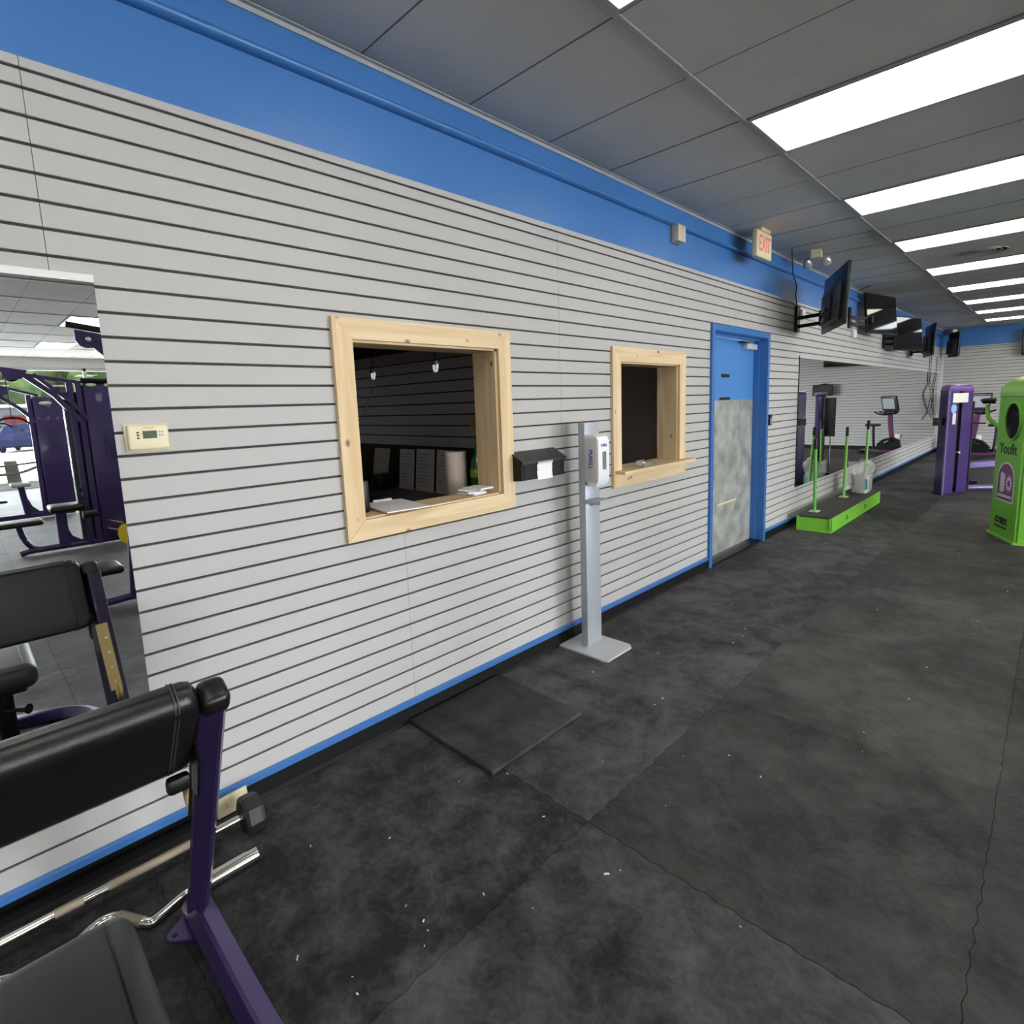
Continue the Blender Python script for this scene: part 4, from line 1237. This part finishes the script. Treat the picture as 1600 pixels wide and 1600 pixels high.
# arm pad: rounded section swept along y
def padsec(x, zc):
    return x, zc
A_, B_ = Vector((0.805, 0.945)), Vector((0.662, 0.672))
dd = (B_ - A_).normalized(); nn = Vector((-dd.y, dd.x))
if nn.x < 0: nn = -nn            # towards the camera side
Lp = (B_ - A_).length
th = 0.085
sec = []
for (s, d, r0) in ((0.0, 0.0, 0.035), (Lp, 0.0, 0.035), (Lp, th, 0.03), (0.0, th, 0.05)):
    sx_, sd_ = (1 if s == 0 else -1), (1 if d == 0 else -1)
    cs_, cd_ = s + sx_ * r0, d + sd_ * r0
    a0 = {(1, 1): PI, (-1, 1): 1.5 * PI, (-1, -1): 0.0, (1, -1): 0.5 * PI}[(sx_, sd_)]
    for i in range(6):
        a = a0 + PI / 2 * i / 5
        sec.append((cs_ + r0 * math.cos(a), cd_ + r0 * math.sin(a)))
def secpt(k, y):
    c = (Lp / 2, th / 2)
    out = []
    for s, d in sec:
        s2, d2 = c[0] + (s - c[0]) * k, c[1] + (d - c[1]) * (k if k > 0.9 else k)
        d2 *= 1.0 - 0.5 * max(0.0, min(1.0, s2 / Lp))
        p = A_ + dd * s2 + nn * d2
        out.append((p.x, y, p.y))
    return out
pad = MB()
pad.ring_sweep([secpt(k, y) for k, y in ((0.55, 0.322), (0.86, 0.317), (0.96, 0.308), (1.0, 0.292), (1.0, 0.262), (1.0, -0.28), (0.96, -0.302), (0.86, -0.312), (0.55, -0.318))])
pd = obj('arm_pad', pad, LEATH, t, label='big padded black vinyl arm rest, worn shiny')
for y in (0.268, 0.275):
    obj('piping', MB().tube([tuple(v) for v in secpt(1.008, y)] + [secpt(1.008, y)[0]], 0.0022, 6), LEATHG, pd)
obj('pad_bracket', MB().rbox(0.745, 0.775, 0.25, 0.30, 0.645, 0.685, 0.010), BLACK, t)
obj('rack_flap', MB().prism([(0.700, 0.60), (0.745, 0.60), (0.79, 0.72), (0.75, 0.74)], 1, 0.313, 0.319), BLACK, t)
# bar catch on the wall side of the post
ct = MB()
for k in range(4):
    z = 0.44 + 0.055 * k
    x = 0.385 + (z - 0.03) * 0.415 / 0.82 - 0.034
    ct.tube([(x, 0.352, z), (x - 0.028, 0.352, z + 0.014)], 0.006, 8)
obj('catch_pegs', ct, CHROME, t)
obj('bar_catch', MB().tube([(0.525, 0.352, 0.42), (0.60, 0.349, 0.56), (0.655, 0.347, 0.67)], 0.02, w=0.004, upv=(-1, 0, 0.5)), GOLD, t, label='zinc plated bar catch')
obj('catch_hook', MB().tube(smoothpath([(0.53, 0.352, 0.42), (0.47, 0.352, 0.40), (0.44, 0.352, 0.43), (0.445, 0.352, 0.47)]), 0.008, 8), GOLD, t)
# seat
se = MB().rbox(0.848, 1.28, -0.088, 0.142, 0.405, 0.514, 0.044, 5)
so = obj('seat', se, LEATHG, t, label='worn grey black vinyl seat')
obj('piping', MB().tube([(0.851, 0.096, 0.48), (0.865, 0.096, 0.503), (0.895, 0.096, 0.5145), (1.23, 0.096, 0.5145), (1.26, 0.096, 0.504)], 0.0022, 6), LEATH, so)
obj('seat_board', MB().rbox(0.90, 1.25, -0.05, 0.10, 0.385, 0.402, 0.006, 1), BLACK, t)
obj('seat_post', MB().tube([(1.05, 0.025, 0.034), (1.05, 0.025, 0.395)], 0.03, w=0.03), BLACK, t)
obj('adjust_knob', MB().tube([(1.02, 0.025, 0.28), (0.98, 0.06, 0.285), (0.955, 0.085, 0.287), (0.945, 0.095, 0.288)], 0.01, 10, rad=[0.01, 0.01, 0.012, 0.022]), BLACK, t)
obj('spine_tube', MB().tube([(1.0, 0.025, 0.034), (1.46, 0.025, 0.034)], 0.03, w=0.028), PURPD, t)

# ------------------------------------------------------------------ bars on the floor
t = thing('fixed_barbell', 'straight chrome barbell with black hex end lying against the wall', 'barbell', (0.1, 0.2, 0.066))
b0, b1 = Vector((0.155, 0.590, 0.066)), Vector((0.145, -0.80, 0.066))
bd = (b1 - b0)
def bp_(f): return tuple(b0 + bd * f)
obj('bar', MB().tube([bp_(0.0), bp_(1.0)], 0.0135, 12), CHROME, t)
for f0, f1 in ((0.135, 0.30), (0.345, 0.395), (0.50, 0.62)):
    obj('knurl_band', MB().tube([bp_(f0), bp_(f1)], 0.0143, 12), KNURL, t)
hx = []
Mh = Matrix.Translation(b0) @ Matrix.Rotation(math.atan2(bd.y, bd.x), 4, 'Z')
hexr = 0.069
ring = [[(x, r * math.cos(PI / 6 + 2 * PI * i / 8 + 0.19), r * math.sin(PI / 6 + 2 * PI * i / 8 + 0.19)) for i in range(8)] for x, r in ((-0.05, 0.045), (-0.042, 0.064), (-0.03, hexr), (0.01, hexr), (0.02, 0.06), (0.022, 0.04))]
hb = MB().ring_sweep(ring, smooth=False).xf(Mh)
hd = obj('hex_head', hb, mat('hex_rubber', (28, 28, 29), 0.55), t)
obj('hex_head', MB().ring_sweep(ring, smooth=False).xf(Matrix.Translation(b1) @ Matrix.Rotation(math.atan2(-bd.y, -bd.x), 4, 'Z')), mat('hex_rubber', (28, 28, 29), 0.55), t)
t = thing('curl_bar', 'chrome curl bar with bent grips lying on the floor under the bench', 'barbell', (0.3, 0.3, 0.025))
obj('sleeve', MB().tube([(0.318, 0.358, 0.0255), (0.318, 0.558, 0.0255), (0.318, 0.562, 0.0255)], 0.025, 16, rad=[0.025, 0.025, 0.021]), CHROME, t)
zig = [(0.318, 0.36, 0.024), (0.312, 0.335, 0.02), (0.334, 0.262, 0.016), (0.332, 0.236, 0.016), (0.286, 0.207, 0.016), (0.236, 0.178, 0.016), (0.218, 0.142, 0.016), (0.234, 0.10, 0.016), (0.285, 0.03, 0.016), (0.29, -0.01, 0.016), (0.243, -0.07, 0.016), (0.235, -0.11, 0.016), (0.30, -0.2, 0.016), (0.31, -0.5, 0.016)]
obj('bent_bar', MB().tube(smoothpath(zig, 4), 0.0145, 10), CHROME, t)
obj('knurl_grip', MB().tube(smoothpath([(0.318, 0.226, 0.016), (0.286, 0.207, 0.016), (0.238, 0.180, 0.016)], 3), 0.0153, 10), KNURL, t)

# ------------------------------------------------------------------ cable towers seen in the big mirror
def bar(t, name, pts, r, w, m):
    return obj(name, MB().tube(pts, r, w=w, upv=(1, 0, 0)), m, t)
def tower(label, X, sy0, sy1, top, uprights, arm, diag, tipy, tipz, extra):
    t = thing('cable_tower', label, 'cable machine', (X, sy0, 0), 0, 'purple cable towers in the mirror')
    obj('shroud', MB().rbox(X - 0.06, X + 0.20, sy0, sy1, 0.04, top, 0.025, 3), PURPT, t)
    obj('shroud_edge', MB().rbox(X - 0.02, X + 0.21, sy0 - 0.035, sy0, 0.02, top - 0.02, 0.01), mat('edge_grey', (92, 88, 96), 0.4), t)
    text('CYBEX', 0.16, (X - 0.0615, (sy0 + sy1) / 2 + 0.0, top * 0.62), (0, 0, -1), (0, -1, 0), mat('dark_violet', (34, 20, 64), 0.4), 'maker_lettering', t, extrude=0.001, bold=0.003, width=0.36)
    for y in uprights:
        bar(t, 'upright', [(X - 0.02, y, 0.02), (X - 0.02, y, top + 0.03)], 0.03, 0.028, PURPT)
    bar(t, 'top_beam', arm, 0.02, 0.03, PURPT)
    bar(t, 'brace', diag, 0.026, 0.035, PURPT)
    pl_ = obj('pulley', MB().lathe([(0.02, -0.015), (0.075, -0.012), (0.068, 0.0), (0.075, 0.012), (0.02, 0.015)], (X, tipy, tipz - 0.02), 20, 'x'), BLACK, t)
    obj('pulley_plate', MB().prism([(tipy - 0.11, tipz + 0.07), (tipy + 0.14, tipz + 0.03), (tipy + 0.09, tipz - 0.06), (tipy - 0.05, tipz - 0.08)], 0, X - 0.035, X - 0.025), PURPT, t)
    obj('cable', MB().tube([(X, tipy - 0.05, tipz - 0.06), (X, tipy - 0.05, tipz - 0.5)], 0.005, 6), CABLE, t)
    obj('pull_bar', MB().tube(smoothpath([(X, tipy - 0.20, tipz - 0.56), (X, tipy - 0.12, tipz - 0.5), (X, tipy + 0.02, tipz - 0.5), (X, tipy + 0.10, tipz - 0.56)]), 0.012, 8), BLACK, t)
    return t
# middle tower (x about 6.2)
t = tower('purple cable tower at the right edge of the big mirror', 6.2, 1.17, 1.56, 1.95, (1.05, 1.13), [(6.18, 0.60, 2.05), (6.18, 1.13, 1.96)], [(6.18, 0.66, 2.04), (6.18, 0.90, 1.82), (6.18, 1.12, 1.50)], 0.56, 2.06, None)
bar(t, 'side_brace', [(6.16, 0.74, 2.05), (6.16, 1.05, 1.73), (6.16, 1.20, 1.50)], 0.02, 0.03, PURPT)
obj('shroud_cap', MB().rbox(6.1, 6.42, 1.15, 1.58, 1.955, 2.01, 0.02), BLACK, t)
for y in (1.25, 1.42):
    obj('cap_lamp', MB().ell((6.13, y, 1.93), (0.012, 0.05, 0.022), 12, 6), mat('pale_badge', (205, 226, 190), 0.3), t)
obj('weight_horn', MB().tube([(6.1, 1.22, 0.3), (6.0, 1.36, 0.25)], 0.012, 8), CHROME, t)
obj('weight_horn', MB().tube([(6.1, 1.22, 0.2), (6.0, 1.36, 0.15)], 0.012, 8), CHROME, t)
obj('floor_tube', MB().tube(smoothpath([(6.2, 0.40, 0.03), (6.2, 0.50, 0.05), (6.2, 0.75, 0.05), (6.2, 1.15, 0.05), (6.2, 1.5, 0.05)]), 0.035, 10), PURPT, t)
obj('bench_leg', MB().tube(smoothpath([(6.2, 0.42, 0.36), (6.2, 0.45, 0.2), (6.2, 0.52, 0.08), (6.2, 0.65, 0.05)]), 0.03, 10), PURPT, t)
bar(t, 'seat_stem', [(6.2, 0.80, 0.05), (6.2, 0.80, 0.46)], 0.05, 0.045, PURP)
obj('stem_gusset', MB().prism([(0.83, 0.06), (1.12, 0.06), (1.08, 0.12), (0.96, 0.10), (0.88, 0.16), (0.83, 0.30)], 0, 6.18, 6.2), PURPT, t)
obj('seat_pad', MB().rbox(6.05, 6.4, 0.70, 1.02, 0.46, 0.54, 0.03, 3), LEATH, t)
obj('bench_pad', MB().rbox(6.05, 6.35, 0.05, 0.63, 0.35, 0.41, 0.025, 3), LEATH, t)
obj('leg_roller', MB().tube([(6.0, 0.98, 0.42), (6.0, 1.12, 0.42)], 0.05, 14), LEATH, t)
obj('stack_guard', MB().rbox(6.22, 6.30, 0.98, 1.15, 0.05, 1.85, 0.01), mat('guard_grey', (60, 60, 64), 0.5), t)
for z in (0.48, 0.60, 0.70):
    obj('selector_knob', MB().tube([(6.14, 1.02, z), (6.06, 1.0, z)], 0.016, 8), BLACK, t)
tag(obj('weight_plate', MB().lathe([(0.03, -0.02), (0.12, -0.02), (0.125, -0.012), (0.125, 0.012), (0.12, 0.02), (0.03, 0.02)], (0, 0, 0), 24, 'x').xf(Matrix.Translation((5.9, 1.37, 0.128)) @ Matrix.Rotation(1.0, 4, 'Z')), YELLOW, origin=(5.9, 1.37, 0.128)), 'yellow weight plate leaning at the foot of the tower in the mirror', 'weight plate')
# far tower (x about 9.4)
t = tower('purple cable tower in the middle of the big mirror before the bright shopfront', 9.4, 0.97, 1.33, 1.90, (0.93,), [(9.38, 0.62, 2.06), (9.38, 1.05, 1.92)], [(9.38, 0.58, 1.93), (9.38, 0.80, 1.74), (9.38, 1.0, 1.50)], 0.60, 2.0, None)
obj('cap_lamp', MB().ell((9.33, 1.12, 1.80), (0.012, 0.08, 0.03), 12, 6), mat('pale_badge', (205, 226, 190), 0.3), t)
bar(t, 'floor_tube', [(9.4, 0.30, 0.05), (9.4, 1.30, 0.05)], 0.035, 0.035, PURPT)
bar(t, 'seat_stem', [(9.4, 0.72, 0.05), (9.4, 0.68, 0.52)], 0.04, 0.04, PURPT)
obj('stem_gusset', MB().prism([(0.75, 0.06), (1.0, 0.06), (0.95, 0.11), (0.86, 0.11), (0.78, 0.2), (0.74, 0.34)], 0, 9.38, 9.40), PURPT, t)
obj('seat_pad', MB().rbox(9.25, 9.55, 0.56, 0.80, 0.52, 0.58, 0.025, 3), mat('pale_pad', (180, 184, 182), 0.4), t)
obj('back_pad', MB().prism([(0.55, 0.58), (0.72, 0.58), (0.69, 0.92), (0.54, 0.92)], 0, 9.55, 9.62), mat('grey_pad', (150, 146, 138), 0.5), t)
obj('press_arm', MB().tube(smoothpath([(9.5, 0.36, 0.72), (9.5, 0.55, 0.72), (9.5, 0.75, 0.74), (9.5, 0.95, 0.82)]), 0.022, 8), mat('arm_grey', (140, 136, 134), 0.4), t)
obj('press_arm', MB().tube(smoothpath([(9.5, 0.36, 0.84), (9.5, 0.70, 0.86), (9.5, 0.95, 0.88)]), 0.016, 8), mat('arm_grey', (140, 136, 134), 0.4), t)
obj('bench_pad', MB().rbox(9.25, 9.5, 0.1, 0.50, 0.30, 0.34, 0.015, 3), LEATH, t)
# near station (x about 3.3)
t = thing('pulldown_station', 'purple pulldown station whose dark post runs down the right edge of the mirror', 'cable machine', (3.3, 0.8, 0), 0, 'purple cable towers in the mirror')
bar(t, 'rear_post', [(3.30, 0.945, 0.02), (3.30, 0.985, 0.62), (3.30, 1.12, 2.2)], 0.055, 0.03, PURPT)
obj('floor_tube', MB().tube(smoothpath([(3.3, 0.50, 0.03), (3.3, 0.55, 0.03), (3.3, 0.70, 0.035), (3.3, 0.95, 0.05), (3.3, 1.3, 0.05)]), 0.03, 10), PURPT, t)
obj('pad_leg', MB().tube(smoothpath([(3.3, 0.63, 0.28), (3.3, 0.64, 0.17), (3.3, 0.68, 0.07), (3.3, 0.76, 0.04)]), 0.022, 10), PURPT, t)
obj('bench_pad', MB().rbox(3.18, 3.48, 0.50, 0.86, 0.28, 0.345, 0.028, 3), LEATH, t)
bar(t, 'pull_bar', [(3.4, 0.735, 2.26), (3.4, 1.15, 2.20)], 0.022, 0.022, BLACK)
obj('pulley_plate', MB().prism([(0.78, 2.22), (1.05, 2.18), (1.05, 2.08), (0.93, 2.085)] + [(0.855 + 0.075 * math.cos(a), 2.145 + 0.065 * math.sin(a)) for a in (-1.2, -1.8, -2.4, -3.0)], 0, 3.38, 3.40), PURPT, t)
obj('pulley_bolt', MB().lathe([(0.02, 0.0), (0.02, -0.01), (0.012, -0.014)], (3.38, 0.86, 2.15), 12, 'x'), CHROME, t)
bar(t, 'brace', [(3.40, 0.87, 2.14), (3.40, 1.05, 1.95), (3.35, 1.10, 1.85)], 0.025, 0.03, PURPT)

# ------------------------------------------------------------------ outside the shop front
struct('ground', MB().box(XR + 0.15, 90, -40, 60, -0.3, -0.12), ASPH)
struct('trim_6', MB().box(XR + 0.15, XR + 2.4, -20, 30, -0.12, -0.02), CURB)
struct('roof', MB().box(-2.8, XR + 2.0, YF - 0.4, YB + 0.4, H + 0.26, H + 0.6), CURB)
def car(label, loc, rot, paint):
    t = thing('parked_car', label, 'car', loc, rot, 'cars parked outside')
    Lh, W2 = 2.15, 0.87
    prof = [(-Lh, 0.35), (-Lh, 0.75), (-Lh + 0.12, 0.92), (-1.55, 1.02), (-1.10, 1.45), (-0.2, 1.52), (0.55, 1.46), (1.15, 1.02), (1.9, 0.88), (Lh, 0.70), (Lh, 0.35), (1.75, 0.25), (-1.75, 0.25)]
    rings = []
    for y, k in ((-W2, 0.90), (-W2 + 0.06, 1.0), (W2 - 0.06, 1.0), (W2, 0.90)):
        rings.append([(x, y if z < 1.05 else y * 0.86, 0.25 + (z - 0.25) * (0.97 if k < 1 else 1)) for x, z in prof])
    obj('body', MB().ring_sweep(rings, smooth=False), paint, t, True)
    for s in (-1, 1):
        obj('side_glass', MB().prism([(-1.35, 1.05), (-1.0, 1.40), (0.45, 1.40), (0.95, 1.05)], 1, s * (W2 * 0.90), s * (W2 * 0.96)), CARGL, t, True)
    obj('rear_glass', MB().add([(-1.60, -0.66, 1.04), (-1.60, 0.66, 1.04), (-1.17, 0.6, 1.42), (-1.17, -0.6, 1.42), (-1.5, -0.66, 1.04), (-1.5, 0.66, 1.04), (-1.07, 0.6, 1.42), (-1.07, -0.6, 1.42)], [(0, 1, 2, 3), (7, 6, 5, 4), (0, 4, 5, 1), (2, 6, 7, 3), (1, 5, 6, 2), (0, 3, 7, 4)]), CARGL, t, True)
    for s in (-1, 1):
        obj('tail_lamp', MB().box(-Lh - 0.01, -Lh + 0.10, min(s * 0.6, s * 0.84), max(s * 0.6, s * 0.84), 0.74, 0.9), mat('lamp_red', (40, 8, 6), 0.5, spec=0.0), t, True)
        for x in (-1.3, 1.35):
            obj('wheel', MB().lathe([(0.02, s * 0.70), (0.31, s * 0.70), (0.33, s * 0.76), (0.33, s * 0.86), (0.29, s * 0.885), (0.20, s * 0.87), (0.02, s * 0.88)], (x, 0, 0.33), 20, 'y'), TYRE, t, True)
    return t
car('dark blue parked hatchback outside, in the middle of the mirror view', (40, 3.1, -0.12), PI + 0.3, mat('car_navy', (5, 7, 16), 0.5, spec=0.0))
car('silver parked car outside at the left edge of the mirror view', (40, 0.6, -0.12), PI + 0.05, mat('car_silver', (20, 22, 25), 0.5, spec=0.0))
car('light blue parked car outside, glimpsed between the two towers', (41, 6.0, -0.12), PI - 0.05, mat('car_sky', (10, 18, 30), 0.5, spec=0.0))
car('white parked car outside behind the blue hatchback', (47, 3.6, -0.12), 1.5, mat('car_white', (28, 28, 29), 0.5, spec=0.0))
t = thing('roadside_shop', 'low white shop building with a red sign across the road', 'building', (56, 2.6, -0.12))
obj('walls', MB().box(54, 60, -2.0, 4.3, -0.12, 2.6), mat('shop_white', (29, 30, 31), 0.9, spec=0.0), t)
obj('roof_edge', MB().box(53.8, 60.2, -2.2, 4.5, 2.6, 2.8), CURB, t)
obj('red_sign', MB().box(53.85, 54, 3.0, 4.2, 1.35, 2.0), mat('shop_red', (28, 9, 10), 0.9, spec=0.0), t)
for y in (-1.2, 0.6):
    obj('shop_window', MB().box(53.95, 54.0, y, y + 1.1, 0.5, 2.3), mat('shop_glass', (12, 18, 24), 0.5, spec=0.0), t)
def tree(label, loc, r, h, seed):
    t = thing('tree', label, 'tree', loc, 0, 'trees beyond the car park')
    obj('trunk', MB().tube([(0, 0, 0), (0.1, 0, h * 0.5), (0, 0.1, h * 0.9)], 0.2, 8, rad=[0.28, 0.2, 0.1]), BARK, t, True)
    rd = random.Random(seed)
    cr_ = MB()
    for i in range(26):
        a, b = rd.uniform(0, 2 * PI), rd.uniform(-0.55, 1.0)
        q = r * rd.uniform(0.35, 0.85) * math.sqrt(max(0.1, 1 - b * b))
        cr_.ell((q * math.cos(a), q * math.sin(a), h * 0.52 + b * h * 0.42), (r * rd.uniform(0.28, 0.45),) * 2 + (h * rd.uniform(0.10, 0.17),), 10, 6)
    mb2 = MB()
    vs = []
    for p in cr_.v:
        v = Vector(p)
        d = noise.noise_vector(v * 1.3 + Vector((seed, 0, 0))) * 0.45
        vs.append(v + d)
    cr_.v = [tuple(v) for v in vs]
    obj('crown', cr_, LEAF, t, True)
tree('broad leafy tree at the left behind the low shop', (68, -7.5, -0.12), 4.4, 12, 1)
tree('broad leafy tree rising behind the red shop sign', (70, 3.0, -0.12), 4.6, 13.5, 2)
tree('leafy tree seen between the two cable towers', (69, 13.4, -0.12), 4.4, 12.5, 3)
tree('taller leafy tree set back between the other two', (84, 8.6, -0.12), 5.0, 15.5, 5)
tree('leafy tree farthest right beyond the car park', (74, 25, -0.12), 5.0, 12, 4)
